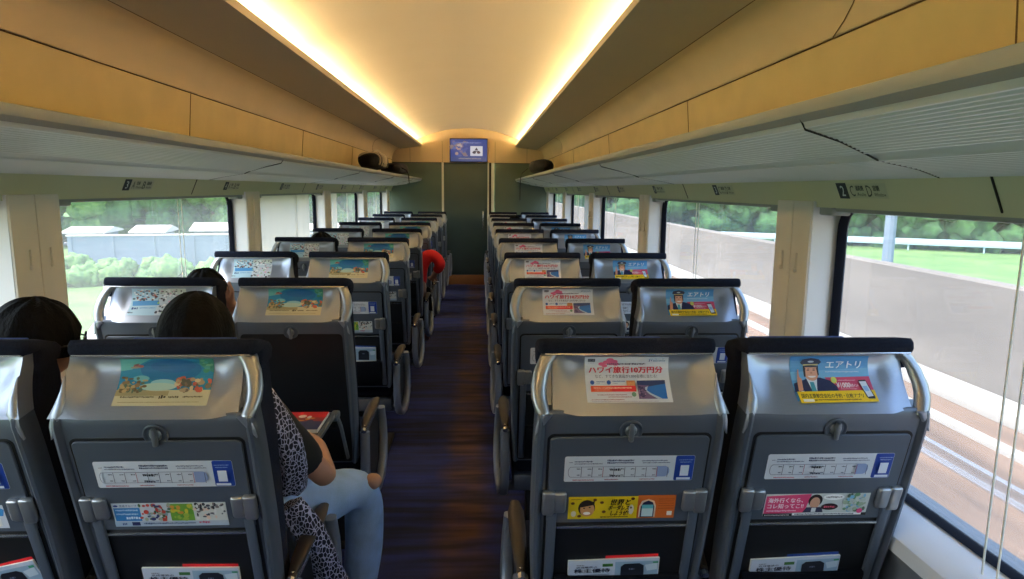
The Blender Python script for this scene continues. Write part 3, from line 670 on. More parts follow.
def make_seat(col, tray_down=False):
    hs = -1 if col in 'AC' else 1        # side with the grab handle
    aisle = 1 if col in 'AB' else -1     # aisle direction in u
    root = empty('train_seat')
    # cushion / backrest
    mb = MB(); mb.box((-.205, -.05, .05), (.205, -.005, .80), .02); mb.v = []; mb.f = []; mb.c = []; mb.m = []
    rings = []
    for v in (.078, .084, .10, .13, .16, .19, .22, .3, .4, .5, .6, .7, .8, .83, .838):
        e = {.078: .018, .084: .006, .838: .018, .83: .006}.get(v, 0); wb = -.145-(.05*sstep((v-.08)/.12)*(1 if v < .3 else max(0, 1-(v-.3)/.4))); wf = -.052
        pr_ = rr_outline(-.203+e, wb+e, .203-e, wf-e*.3, .026); rings.append([S(u, v, w) for u, w in pr_])
    mb.loft(rings)
    mb.build('backrest_cushion', M['navy'], root, 50)
    mb = MB()
    prof = []
    for v, w in ((.034, .004), (.022, .010), (.008, .007), (.001, -.004), (.016, -.05), (.050, -.12), (.075, -.15), (.10, -.153), (.10, -.05), (.036, -.03)): prof.append((v, w))
    rings = []
    for u, k in ((-.209, .55), (-.207, .8), (-.200, .95), (-.19, 1), (0, 1.0), (.19, 1), (.200, .95), (.207, .8), (.209, .55)):
        rings.append([S(u, .040+(v-.040)*(k if v < .04 else 1), -.07+(w+.07)*k) for v, w in prof])
    mb.loft(rings[::-1]); mb.build('headrest_cap', M['navy'], root, 50)
    mb = MB(); mb.box((-.135, .054, -.160), (.115, .14, -.115), .006, fn=lambda u, v, w: S(u, v, w)); mb.build('headrest_cover', M['blue'], root, 50)
    # silver curved panel
    mb = MB()
    vs = frange(HV0, HV1, 17)
    def hp(a, v):   # a in -1..1
        side = 1 if a > 0 else -1; u = a*hwid(v, side, hs); return S(u, v, headw(u, v, hs))
    us = frange(-1, 1, 45)
    mb.grid(hp, us, vs, flip=True)
    def hpb(a, v):
        side = 1 if a > 0 else -1; u = a*hwid(v, side, hs); return S(u, v, min(headw(u, v, hs)-.006, -.046))
    mb.grid(hpb, us, vs)
    # close sides
    for a, fl in ((-1, False), (1, True)):
        n = len(vs); o = len(mb.v)
        for v in vs: mb.v.append(hp(a, v))
        for v in vs: mb.v.append(hpb(a, v))
        for j in range(n-1):
            q = [o+j, o+j+1, o+n+j+1, o+n+j]; mb.f.append(q[::-1] if fl else q); mb.c.append(None); mb.m.append(0)
    hpn = mb.build('headrest_panel', M['silver'], root, 40)
    adv = {'A': advert_pale, 'B': advert_beach, 'C': advert_hawaii, 'D': advert_captain}[col]()
    lab = {'A': 'pale blue comic style advert', 'B': 'turquoise beach advert', 'C': 'white Hawaii trip advert with red lettering', 'D': 'blue and yellow captain advert'}[col]
    W = {'A': .200, 'B': .205, 'C': .197, 'D': .190}[col]; du = {'A': -.005, 'B': .008, 'C': -.002, 'D': .004}[col]
    o = adv.mesh(W, .118, lambda u, v, w: S(u+du, v+.107, wrec(v+.107)+w+.0005), cuts=14).build('advert_sheet', M['print'], hpn, smooth=False); o['label'] = lab
    if col in 'BC':     # metal lining of the hand hole on the aisle side
        mb = MB(); rings = [[S(hs*u, v, w) for u, w in ((.165, -.034), (.198+.012*math.sin(PI*(v-.04)/.16), -.030), (.198+.012*math.sin(PI*(v-.04)/.16), -.040), (.165, -.046))] for v in frange(.042, .198, 8)]
        mb.loft(rings if hs < 0 else rings[::-1]); mb.build('hole_lining', M['silver'], hpn)
    # top silver edge line under the cap
    mb = MB(); mb.tube([S(u, .0345, .0035) for u in frange(-.195, .195, 9)], .0028, 6); mb.build('edge_trim', M['chrome'], root)
    # bright blades where the headrest meets the shell corners
    for sd_ in (-1, 1):
        tab = [(.085, .1985, .2005), (.12, .192, .2035), (.15, .188, .208), (.18, .191, .2135), (.21, .203, .2185), (.242, .2185, .2205)] if sd_*hs < 0 else [(.190, .180, .204), (.205, .190, .213), (.222, .202, .2185), (.242, .2185, .2205)]
        mb = MB(); rings = []
        for v, ui, uo in tab:
            ring = []
            for k in range(10):
                a = 2*PI*k/10; um = (ui+uo)/2; ur = (uo-ui)/2
                ring.append(S(sd_*(um+ur*math.cos(a)), v, .0045+.0045*math.sin(a)))
            rings.append(ring)
        mb.loft(rings if sd_ > 0 else rings[::-1]); mb.build('corner_blade', M['silver'], hpn, 60)
    # grab handle loop
    path = [(.176, .034), (.190, .052), (.203, .085), (.2105, .125), (.2105, .155), (.204, .185), (.198, .205)]
    pp = []
    for i in range(len(path)-1):
        for t in (0, .5): pp.append((path[i][0]*(1-t)+path[i+1][0]*t, path[i][1]*(1-t)+path[i+1][1]*t))
    pp.append(path[-1])
    mb = MB(); rings = []
    for i, (u, v) in enumerate(pp):
        a = pp[max(i-1, 0)]; b = pp[min(i+1, len(pp)-1)]; tu, tv = b[0]-a[0], b[1]-a[1]; L = math.hypot(tu, tv); nu, nv = tv/L, -tu/L
        hw_ = .0145+.003*math.sin(PI*i/len(pp))
        ring = []
        for k in range(12):
            an = 2*PI*k/12; ring.append(S(hs*(u+nu*hw_*math.cos(an)), v+nv*hw_*math.cos(an), -.012+.018*math.sin(an)))
        rings.append(ring)
    mb.loft(rings if hs > 0 else rings[::-1]); mb.build('grab_handle', M['handle'], root, 60)
    # grey back shell with rounded side rails
    mb = MB()
    def shw(v): return .2165+.003*math.sin(min(1, (v-.19)/.1)*PI/2)-.012*max(0, (v-.5)/.3)**1.5
    cs = [(1.0, -.05), (1.0, -.02), (.994, -.002), (.975, .009), (.945, .011), (.915, .006), (.90, .0), (.45, 0), (0, 0)]
    def ringv(v, dv=0):
        h = shw(v); pts = [(-a*h, w) for a, w in cs]+[(a*h, w) for a, w in cs[::-1][1:]]
        e = .012*max(0, 1-(v-.192)/.02) if v < .212 else 0
        return [S(u, v, w*1.0+(-e*.4 if w > -.04 else 0)) for u, w in pts]
    vsh = [.186, .19, .195, .203, .212, .23, .3, .4, .5, .6, .7, .80, .83]
    mb.loft([ringv(v) for v in vsh][::-1], closed=True)
    sh = mb.build('back_shell', M['shell'], root, 35)
    # latch
    mb = MB()
    ring = lambda r, w: [S(r*math.cos(2*PI*k/24), .236+r*math.sin(2*PI*k/24), w) for k in range(24)]
    mb.loft([ring(.027, .0), ring(.027, .0035), ring(.025, .0045), ring(.022, .0035), ring(.020, .0015)][::1], cap=True)
    lt = mb.build('latch_recess', M['tray'], sh)
    mb = MB(); mb.box((-.0055, .216, .002), (.0055, .262, .016), .004, fn=S); mb.ellipsoid((0, .236, .002), (.014, .014, .006), 14, 8, fn=S); lv = mb.build('latch_lever', M['rail'], sh); lv.visible_shadow = True
    # tray
    mb = MB(); slab(mb, -.190, .243, .190, .825, .016, -.002, .0012, .0005); mb.build('tray_recess', M['black'], sh)
    if not tray_down:
        mb = MB(); slab(mb, -.184, .249, .184, .512, .014, .0012, .0065, .002); tr = mb.build('tray_table', M['tray'], root)
        fnv = lambda vc, uc=0: (lambda u, v, w: S(u+uc, v+vc, .0065+w))
        route_sticker(tr, fnv(.343, .004))
        sp = {'A': strip_blue, 'B': strip_green, 'C': strip_yellow, 'D': strip_pink}[col]()
        o = sp.mesh(.258, .053, fnv(.462, -.004)).build('advert_strip', M['print'], tr, smooth=False)
        o['label'] = {'A': 'white and blue advert strip', 'B': 'blue and green picture advert strip', 'C': 'yellow and orange advert strip', 'D': 'pink advert strip with a man'}[col]
        for s in (-1, 1):
            mb = MB(); mb.box((s*.182-.015, .408, .000), (s*.182+.015, .474, .019), .007, fn=S, seg=3); mb.box((s*.155-.016, .412, .002), (s*.155+.016, .470, .018), .0125, fn=S, seg=3)
            mb.build('tray_hinge', M['handle'], root, 40)
            mb = MB(); mb.box((s*.172-.012, .465, .0015), (s*.172+.012, .815, .012), .005, fn=S); mb.build('tray_arm', M['shell'], root)
        mb = MB(); mb.box((-.160, .521, .002), (.160, .5275, .010), .002, fn=S); mb.build('trim_bar', M['chrome'], root)
    else:
        # fabric back seen with the tray folded down
        tz, ya, yb = .725, -.44, -.16
        mb = MB(); mb.box((-.184, ya, tz), (.184, yb, tz+.018), .006); tr = mb.build('tray_table', [M['rail']], root)
        mb = MB(); mb.box((-.170, ya+.014, tz+.0165), (.170, yb-.014, tz+.0190), .001); mb.build('tray_mat', M['tray_top'], tr)
        for s in (-1, 1):
            mb = MB(); mb.tube([(s*.178, yb+.02, tz+.004), (s*.178, yb+.10, tz-.08), (s*.172, S(0, .80, .012)[1], S(0, .80, .012)[2])], .007, 8, rx=.011); mb.build('tray_arm', M['rail'], root)
            mb = MB(); mb.box((s*.178-.015, yb-.03, tz-.012), (s*.178+.015, yb+.03, tz+.016), .008); mb.build('tray_hinge', M['rail'], root)
    # pocket
    mb = MB()
    fl = .675
    rings = []
    for v, w in ((fl, .004), (fl, .018), (fl+.006, .021), (.80, .016), (.815, .004)): rings.append([S(u, v+.004*math.cos(u*9), w) for u in frange(-.158, .158, 9)])
    mb.loft(rings[::-1], closed=False, cap=False); mb.build('magazine_pocket', M['net'], root, 60)
    # seat cushion, base
    mb = MB(); mb.box((-.205, .16, .35), (.205, .64, .45), .03, seg=3); mb.build('seat_cushion', M['navy'], root, 50)
    mb = MB(); mb.box((-.20, .14, .28), (.20, .60, .35), .01); mb.box((-.225*1, .16, .27), (.225, .20, .30), .004); mb.build('seat_pan', M['shell'], root)
    mb = MB(); mb.box((-.14, .22, 0), (.14, .30, .28), .01); mb.box((-.17, .18, 0), (.17, .48, .02), .004); mb.build('pedestal', M['black'], root)
    # aisle side panel and arm pads
    def armrest(s):
        mb = MB()
        path = [(s*.238, .085, .588), (s*.238, .15, .600), (s*.237, .26, .604), (s*.236, .38, .602), (s*.234, .46, .594)]
        mb.tube(path, [.010, .019, .024, .024, .014], 12, rx=[.006, .009, .010, .010, .007]); ar = mb.build('armrest', M['brown'], root, 60)
        mb = MB(); mb.tube([(s*.238, .075, .575), (s*.238, .10, .588)], .011, 8); mb.box((s*.238-.010, .09, .560), (s*.238+.010, .42, .592), .004); mb.build('arm_bracket', M['chrome'], ar)
    armrest(aisle)
    s = aisle
    def uband(path, hw_, hd):
        mb = MB(); rings = []
        for i, (y, z, x) in enumerate(path):
            a = path[max(i-1, 0)]; b = path[min(i+1, len(path)-1)]; ty, tz = b[0]-a[0], b[1]-a[1]; L = math.hypot(ty, tz); ny, nz = tz/L, -ty/L
            ring = []
            for k in range(12):
                an = 2*PI*k/12; c_, s_ = math.cos(an), math.sin(an)
                c_ = math.copysign(abs(c_)**.6, c_); s_ = math.copysign(abs(s_)**.6, s_)
                ring.append((s*(x+hw_*c_), y+ny*hd*s_, z+nz*hd*s_))
            rings.append(ring)
        mb.loft(rings if s > 0 else rings[::-1]); return mb
    pth = [(.105, .565, .238), (.10, .48, .238), (.10, .40, .238), (.11, .33, .240), (.15, .275, .243), (.22, .245, .248), (.30, .24, .254), (.38, .26, .258), (.44, .31, .260), (.475, .39, .258), (.48, .47, .254), (.465, .55, .248)]
    if col in 'BC':
        sp_ = uband(pth, .020, .017).build('side_panel', M['pod'], root, 60)
        mb = MB(); o_ = [(y, z) for y, z, x in pth]
        mb.loft([[(s*x, .29+(y-.29)*.96, .41+(z-.41)*.96) for y, z in o_] for x in ((.222, .238) if s > 0 else (.238, .222))]); mb.build('panel_inset', M['black'], sp_)
    else:
        mb = MB(); mb.box((s*.238-.012, .12, .30), (s*.238+.012, .42, .57), .008); mb.build('arm_support', M['shell'], root)
    return root

ROWN = ['front', 'second', 'third', 'fourth', 'fifth', 'sixth', 'seventh', 'eighth', 'last']
COLX = {'A': -1.03, 'B': -.533, 'C': .5225, 'D': 1.0}
WHAT = {'A': ('left window-side', 'pale comic advert'), 'B': ('left aisle-side', 'turquoise beach advert'), 'C': ('right aisle-side', 'white Hawaii advert'), 'D': ('right window-side', 'blue captain advert')}
EXTRA = {('A', 0): 'cut by the left edge of the photo', ('B', 0): 'with the black-haired passenger in jeans', ('C', 0): 'nearest the aisle on the right', ('D', 0): 'beside the near right window'}
ROWP = 1.05; YR = 1.475
seats = {}
for col in 'ABCD':
    proto = make_seat(col)
    for r in range(9):
        if col == 'B' and r == 1:
            o = make_seat('B', True)
        else:
            o = proto if r == 0 else copy_tree(proto)
        o.location = (COLX[col], YR+ROWP*r, 0)
        pos, ad = WHAT[col]
        lab = 'grey train seat back with %s, %s column, %s row from the camera' % (ad, pos, ROWN[r])
        if col == 'B' and r == 1: lab = 'grey train seat with beach advert and its tray folded down under a magazine'
        tag(o, lab, 'seat', 'train seats in the coach'); seats[col, r] = o

# ------------------------------------------------------------------ magazines in the pockets
def magazine_canvas(kind):
    c = Canvas(60, 450, 565, 640)
    c.rect(60, 450, 565, 640, (196, 204, 218)); c.rect(300, 470, 560, 640, (150, 176, 196)); c.rect(250, 482, 308, 506, (60, 110, 50)); c.dashes(106, 484, 150, 494, (120, 120, 130))
    c.text('京成電鉄の', 104, 498, 220, 514, (30, 34, 60), .015); c.text('株主優待', 92, 518, 292, 552, (24, 28, 46), .04)
    c.poly([(352, 560), (352, 510), (372, 488), (455, 486), (480, 505), (482, 560)], (30, 34, 44)); c.rect(352, 556, 482, 630, (34, 38, 50)); c.dashes(398, 524, 428, 540, (120, 130, 150)); c.rect(70, 566, 290, 570, (90, 100, 120))
    c.poly([(486, 500), (556, 486), (556, 540), (500, 550)], (200, 214, 222)); c.rect(530, 474, 560, 488, (60, 150, 110))
    return c
def magazine(col, r, du, dv, rot, edge, label):
    st = seats[col, r]; t = empty('magazine', (st.location.x, st.location.y, 0))
    tag(t, label, 'magazine', 'magazines in the seat pockets')
    cr, sr = math.cos(rot), math.sin(rot)
    def fn(u, v, w): return S(du+u*cr-v*sr, .66+dv+u*sr+v*cr, .0085+w-.02*v*0+.012*max(0, u)*.2)
    c = magazine_canvas(0)
    mb = MB(); mb.box((-.115, -.045, -.006), (.115, .10, -.0005), .001, fn=fn); mb.build('pages', M['white'], t)
    mb = MB(); mb.box((-.02, -.052, -.0075), (.112, .09, -.0062), .0004, fn=lambda u, v, w: fn(u, v-.04*(u-.02)*0, w)); mb.build('back_sheet', M['red'] if edge == 'red' else M['blue'], t)
    c.mesh(.228, .086, lambda u, v, w: fn(u, v-.002, w-.0005)).build('cover', M['print'], t, smooth=False)
magazine('B', 0, .012, .008, .02, 'red', 'white shareholder brochure in the pocket of the front left aisle-side seat')
magazine('C', 0, -.008, .006, -.03, 'red', 'white shareholder brochure in the pocket of the front right aisle-side seat')
magazine('D', 0, -.02, .012, -.05, 'blue', 'white shareholder brochure in the pocket of the front right window-side seat')
magazine('A', 0, .05, .004, -.25, 'red', 'white and red brochure in the seat pocket at the left edge')
magazine('B', 2, .02, -.03, .03, 'blue', 'small white card in the pocket of the third left aisle-side seat')
# magazine on the folded-down tray
t = tag(empty('magazine', (-.49, YR+ROWP-.29, .7445)), 'orange and red magazine lying on the folded-down tray', 'magazine')
mb = MB(); mb.box((-.125, -.09, 0), (.125, .09, .012), .002); mb.build('pages', M['white'], t)
c = Canvas(0, 0, 250, 180)
c.rect(0, 0, 250, 180, (206, 84, 40)); c.rect(0, 0, 250, 60, (196, 40, 44)); c.rect(20, 60, 250, 150, (150, 60, 56)); c.blobs(20, 40, 230, 170, [(220, 150, 60), (60, 50, 90), (230, 220, 200), (180, 40, 50)], 40, 14); c.rect(150, 100, 250, 180, (60, 66, 96))
c.mesh(.248, .178, lambda u, v, w: (u, -v, .0122+w)).build('cover', M['print'], t, smooth=False)

# ------------------------------------------------------------------ people
def head_mesh(mb, c, yaw=0, pitch=0, k=1.0):
    """head of height ~.23 facing +y; c = centre"""
    R = Matrix.Rotation(yaw, 3, 'Z') @ Matrix.Rotation(pitch, 3, 'X'); cc = Vector(c)
    fn = lambda x, y, z: tuple(cc + R @ (Vector((x, y, z))*k))
    def disp(d):
        s = 1.0
        if d.z < -.1: s *= 1-.22*min(1, (-d.z-.1)/.9)*(1 if d.y > -.3 else .7)
        if d.y > .5 and abs(d.x) < .18 and -.45 < d.z < .15: s *= 1+.16*(1-abs(d.x)/.18)*(1-abs(d.z+.15)/.3)
        if d.y > .6 and .1 < abs(d.x) < .5 and 0 < d.z < .28: s *= .95
        return s
    mb.ellipsoid((0, .0, 0), (.074, .095, .115), 32, 24, fn=fn, disp=disp)
    mb.ellipsoid((0, -.01, -.12), (.048, .05, .07), 16, 8, fn=fn)
    for s in (-1, 1): mb.ellipsoid((s*.076, -.008, -.008), (.010, .020, .032), 12, 8, fn=fn)
    mb.ellipsoid((0, .088, -.062), (.024, .012, .008), 12, 6, fn=fn)
    return fn
def hair_mesh(mb, fn, r=(.088, .110, .122), cut=-.15, fringe=.35, seed=1, ny=None):
    rnd = random.Random(seed); ph = [rnd.random()*6 for _ in range(6)]
    rings = []
    nv, nu = 18, 64
    for j in range(nv+1):
        t = j/nv; ring = []
        for i in range(nu):
            a = 2*PI*i/nu; dx, dy = math.cos(a), math.sin(a)
            front = max(0, dy); lim = math.acos(max(-1, min(1, cut+(fringe-cut)*front**1.2)))
            th = .02+t*(lim-.02)
            k = 1+.022*math.sin(a*9+ph[0]+t*2)+.015*math.sin(a*23+ph[1])*t+.012*math.sin(t*9+ph[2]+a*3)
            ring.append(fn(r[0]*math.sin(th)*dx*k, -.008+r[1]*math.sin(th)*dy*k, .006+r[2]*math.cos(th)*k))
        rings.append(ring)
    inner = [fn(r[0]*.8*math.cos(2*PI*i/nu), r[1]*.8*math.sin(2*PI*i/nu), -.02) for i in range(nu)]
    mb.loft((rings+[inner])[::-1])
def skin_body(name, joints, edges, m, parent, sub=2):
    me = bpy.data.meshes.new(name); me.from_pydata([j[0] for j in joints], edges, []); o = bpy.data.objects.new(name, me); C.objects.link(o); o.parent = parent
    me.materials.append(m)
    sk = o.modifiers.new('skin', 'SKIN'); sk.use_smooth_shade = True
    sv = me.skin_vertices[0].data
    for i, j in enumerate(joints):
        r = j[1] if isinstance(j[1], tuple) else (j[1], j[1]); sv[i].radius = r; sv[i].use_root = (i == 0)
    sb = o.modifiers.new('sub', 'SUBSURF'); sb.levels = sub; sb.render_levels = sub
    # bake to a plain mesh
    dg = bpy.context.evaluated_depsgraph_get(); nm = bpy.data.meshes.new_from_object(o.evaluated_get(dg)); o.modifiers.clear(); o.data = nm
    nm.polygons.foreach_set('use_smooth', [True]*len(nm.polygons))
    return o
def finger_chain(J, E, root, d, side, n, curl=.5):
    """adds five finger chains to joint list J from wrist root index; d: pointing dir, side: lateral dir"""
    d = Vector(d).normalized(); side = Vector(side).normalized(); nrm = d.cross(side).normalized()
    w0 = Vector(J[root][0])
    J.append((tuple(w0+d*.05), (.020, .014))); palm = len(J)-1; E.append((root, palm))
    for k, (off, L) in enumerate(((-.030, .058), (-.010, .070), (.010, .066), (.028, .052))):
        J.append((tuple(w0+d*.085+side*off), .0085)); a = len(J)-1; E.append((palm, a))
        J.append((tuple(w0+d*(.085+L*.5)+side*off+nrm*L*.15*curl), .008)); E.append((a, a+1))
        J.append((tuple(w0+d*(.085+L*.8)+side*off+nrm*L*.5*curl), .007)); E.append((a+1, a+2))
    J.append((tuple(w0+d*.045-side*.042), .009)); a = len(J)-1; E.append((root, a)); J.append((tuple(w0+d*.075-side*.055+nrm*.015), .008)); E.append((a, a+1))

def pattern_mat():
    m = mat('patterned_jacket', (22, 24, 44), .85); n = m.node_tree; b = n.nodes['Principled BSDF']
    tc = n.nodes.new('ShaderNodeTexCoord'); mp = n.nodes.new('ShaderNodeMapping'); mp.inputs['Scale'].default_value = (105, 105, 66); mp.inputs['Rotation'].default_value = (.3, .5, .4); n.links.new(tc.outputs['Object'], mp.inputs[0])
    vo = n.nodes.new('ShaderNodeTexVoronoi'); vo.feature = 'DISTANCE_TO_EDGE'; vo.inputs['Scale'].default_value = 1; vo.inputs['Randomness'].default_value = .9; n.links.new(mp.outputs[0], vo.inputs['Vector'])
    rp = n.nodes.new('ShaderNodeValToRGB'); rp.color_ramp.interpolation = 'CONSTANT'; rp.color_ramp.elements[0].color = (*lin((176, 176, 206)), 1); rp.color_ramp.elements[1].color = (*lin((18, 20, 40)), 1); rp.color_ramp.elements[1].position = .075
    n.links.new(vo.outputs[0], rp.inputs[0]); n.links.new(rp.outputs[0], b.inputs['Base Color']); return m
M['pattern'] = pattern_mat()

# passenger in the front left aisle-side seat
pr = tag(empty('person', (-.56, 1.95, 0)), 'person in light ripped jeans and patterned jacket behind the front left aisle-side seat', 'person')
O = Vector((-.56, 1.95, 0))
def rel3(p): return tuple(Vector(p)-O)
J = [(rel3((-.54, 1.84, .54)), (.14, .10)), (rel3((-.54, 1.78, .72)), (.13, .09)), (rel3((-.55, 1.75, .92)), (.15, .09)), (rel3((-.565, 1.765, 1.02)), (.05, .05)), (rel3((-.575, 1.80, 1.09)), (.045, .045)),
     (rel3((-.40, 1.76, .94)), .05), (rel3((-.258, 1.81, .735)), .034), (rel3((-.34, 2.02, .75)), .034), (rel3((-.43, 2.10, .76)), .026),
     (rel3((-.71, 1.77, .94)), .05), (rel3((-.74, 1.84, .74)), .04), (rel3((-.66, 2.04, .76)), .034), (rel3((-.60, 2.12, .76)), .026),
     (rel3((-.46, 1.88, .54)), .085), (rel3((-.31, 2.04, .57)), .06), (rel3((-.215, 2.11, .575)), .048), (rel3((-.22, 2.14, .33)), .042), (rel3((-.25, 2.17, .12)), .034), (rel3((-.24, 2.26, .045)), .035),
     (rel3((-.62, 1.88, .54)), .085), (rel3((-.63, 2.12, .56)), .07), (rel3((-.63, 2.24, .55)), .06), (rel3((-.63, 2.26, .33)), .05), (rel3((-.63, 2.27, .11)), .036), (rel3((-.63, 2.37, .045)), .033)]
E_ = [(0, 1), (1, 2), (2, 3), (3, 4), (2, 5), (5, 6), (6, 7), (7, 8), (2, 9), (9, 10), (10, 11), (11, 12), (0, 13), (13, 14), (14, 15), (15, 16), (16, 17), (17, 18), (0, 19), (19, 20), (20, 21), (21, 22), (22, 23), (23, 24)]
finger_chain(J, E_, 8, (-.6, .75, 0), (.75, .6, 0), 5); finger_chain(J, E_, 12, (.3, .95, 0), (.95, -.3, 0), 5)
body = skin_body('body', J, E_, M['skin'], pr)
mb = MB(); hf = head_mesh(mb, rel3((-.600, 1.82, 1.143)), yaw=.1, pitch=-.25)
bm_ = mb.build('head_tmp', M['skin'], pr)
def join_into(base, other):
    o = len(base.data.vertices); vs = [tuple(v.co) for v in base.data.vertices]+[tuple(v.co) for v in other.data.vertices]
    fs = [list(p.vertices) for p in base.data.polygons]+[[i+o for i in p.vertices] for p in other.data.polygons]
    me = bpy.data.meshes.new('body'); me.from_pydata(vs, [], fs); me.materials.append(base.data.materials[0]); me.polygons.foreach_set('use_smooth', [True]*len(me.polygons)); base.data = me
    bpy.data.objects.remove(other)
join_into(body, bm_)
mb = MB(); hair_mesh(mb, hf, r=(.098, .118, .124), cut=-.75, fringe=.45, seed=3)
mb.build('hair', M['hair'], pr, 80)
# jeans
J = [(rel3((-.54, 1.86, .53)), (.16, .11)), (rel3((-.46, 1.90, .54)), .098), (rel3((-.31, 2.05, .57)), .088), (rel3((-.215, 2.105, .58)), .070), (rel3((-.215, 2.14, .50)), .070), (rel3((-.22, 2.145, .33)), .068), (rel3((-.25, 2.17, .13)), .058),
     (rel3((-.62, 1.90, .54)), .098), (rel3((-.63, 2.12, .57)), .085), (rel3((-.63, 2.24, .56)), .07), (rel3((-.63, 2.27, .33)), .065), (rel3((-.63, 2.28, .13)), .056)]
skin_body('jeans', J, [(0, 1), (1, 2), (2, 3), (3, 4), (4, 5), (5, 6), (0, 7), (7, 8), (8, 9), (9, 10), (10, 11)], M['denim'], pr)
mb = MB(); mb.ellipsoid(rel3((-.178, 2.10, .592)), (.030, .034, .026), 16, 10); mb.build('bare_knee', M['skin'], pr)
for x, y in ((-.24, 2.235), (-.63, 2.345)):
    mb = MB(); mb.ellipsoid(rel3((x, y, .05)), (.05, .13, .048), 20, 10, disp=lambda d: 1 if d.z > -.3 else .9); mb.box(rel3((x-.05, y-.12, .0)), rel3((x+.05, y+.12, .02)), .008); mb.build('shoe', M['white'], pr)
# black shirt
J = [(rel3((-.54, 1.85, .60)), (.16, .115)), (rel3((-.54, 1.79, .75)), (.15, .10)), (rel3((-.55, 1.755, .93)), (.16, .10)), (rel3((-.565, 1.77, .995)), (.07, .06)),
     (rel3((-.40, 1.76, .94)), .064), (rel3((-.345, 1.78, .85)), .060), (rel3((-.280, 1.80, .762)), .056), (rel3((-.71, 1.77, .94)), .064), (rel3((-.74, 1.83, .80)), .058)]
skin_body('shirt', J, [(0, 1), (1, 2), (2, 3), (2, 4), (4, 5), (5, 6), (2, 7), (7, 8)], M['tshirt'], pr)
# patterned jacket draped over the shoulder and down outside the armrest
def drape(path, wid, thick, seed):
    mb = MB(); rnd = random.Random(seed); rings = []; n = len(path)
    pts = []
    for i in range(n-1):
        for t in (0, .25, .5, .75): pts.append(Vector(path[i]).lerp(Vector(path[i+1]), t))
    pts.append(Vector(path[-1]))
    for i, p in enumerate(pts):
        t = (pts[min(i+1, len(pts)-1)]-pts[max(i-1, 0)]).normalized(); a = t.cross(Vector((0, 1, 0)))
        a = a.normalized(); b = a.cross(t).normalized(); ring = []
        f = i/(len(pts)-1); ww = wid[0]*(1-f)+wid[1]*f
        for k in range(24):
            an = 2*PI*k/24; r1 = ww*(1+.06*math.sin(3*an+i*.4)); r2 = thick*(1+.18*math.sin(5*an+i*.3))
            ring.append(rel3(p+a*(r1*math.cos(an))+b*(r2*math.sin(an))))
        rings.append(ring)
    mb.loft(rings); return mb
mb = drape([(-.43, 1.70, 1.02), (-.385, 1.70, .96), (-.345, 1.72, .88), (-.335, 1.75, .80), (-.35, 1.78, .73)], (.058, .040), .04, 1)
m2 = drape([(-.345, 1.72, .70), (-.30, 1.74, .62), (-.275, 1.76, .54), (-.255, 1.78, .46), (-.225, 1.80, .36), (-.21, 1.82, .28)], (.042, .050), .02, 2)
o = len(mb.v); mb.v += m2.v; mb.f += [[i+o for i in f] for f in m2.f]; mb.c += m2.c; mb.m += m2.m
mb.build('jacket', M['pattern'], pr, 80)

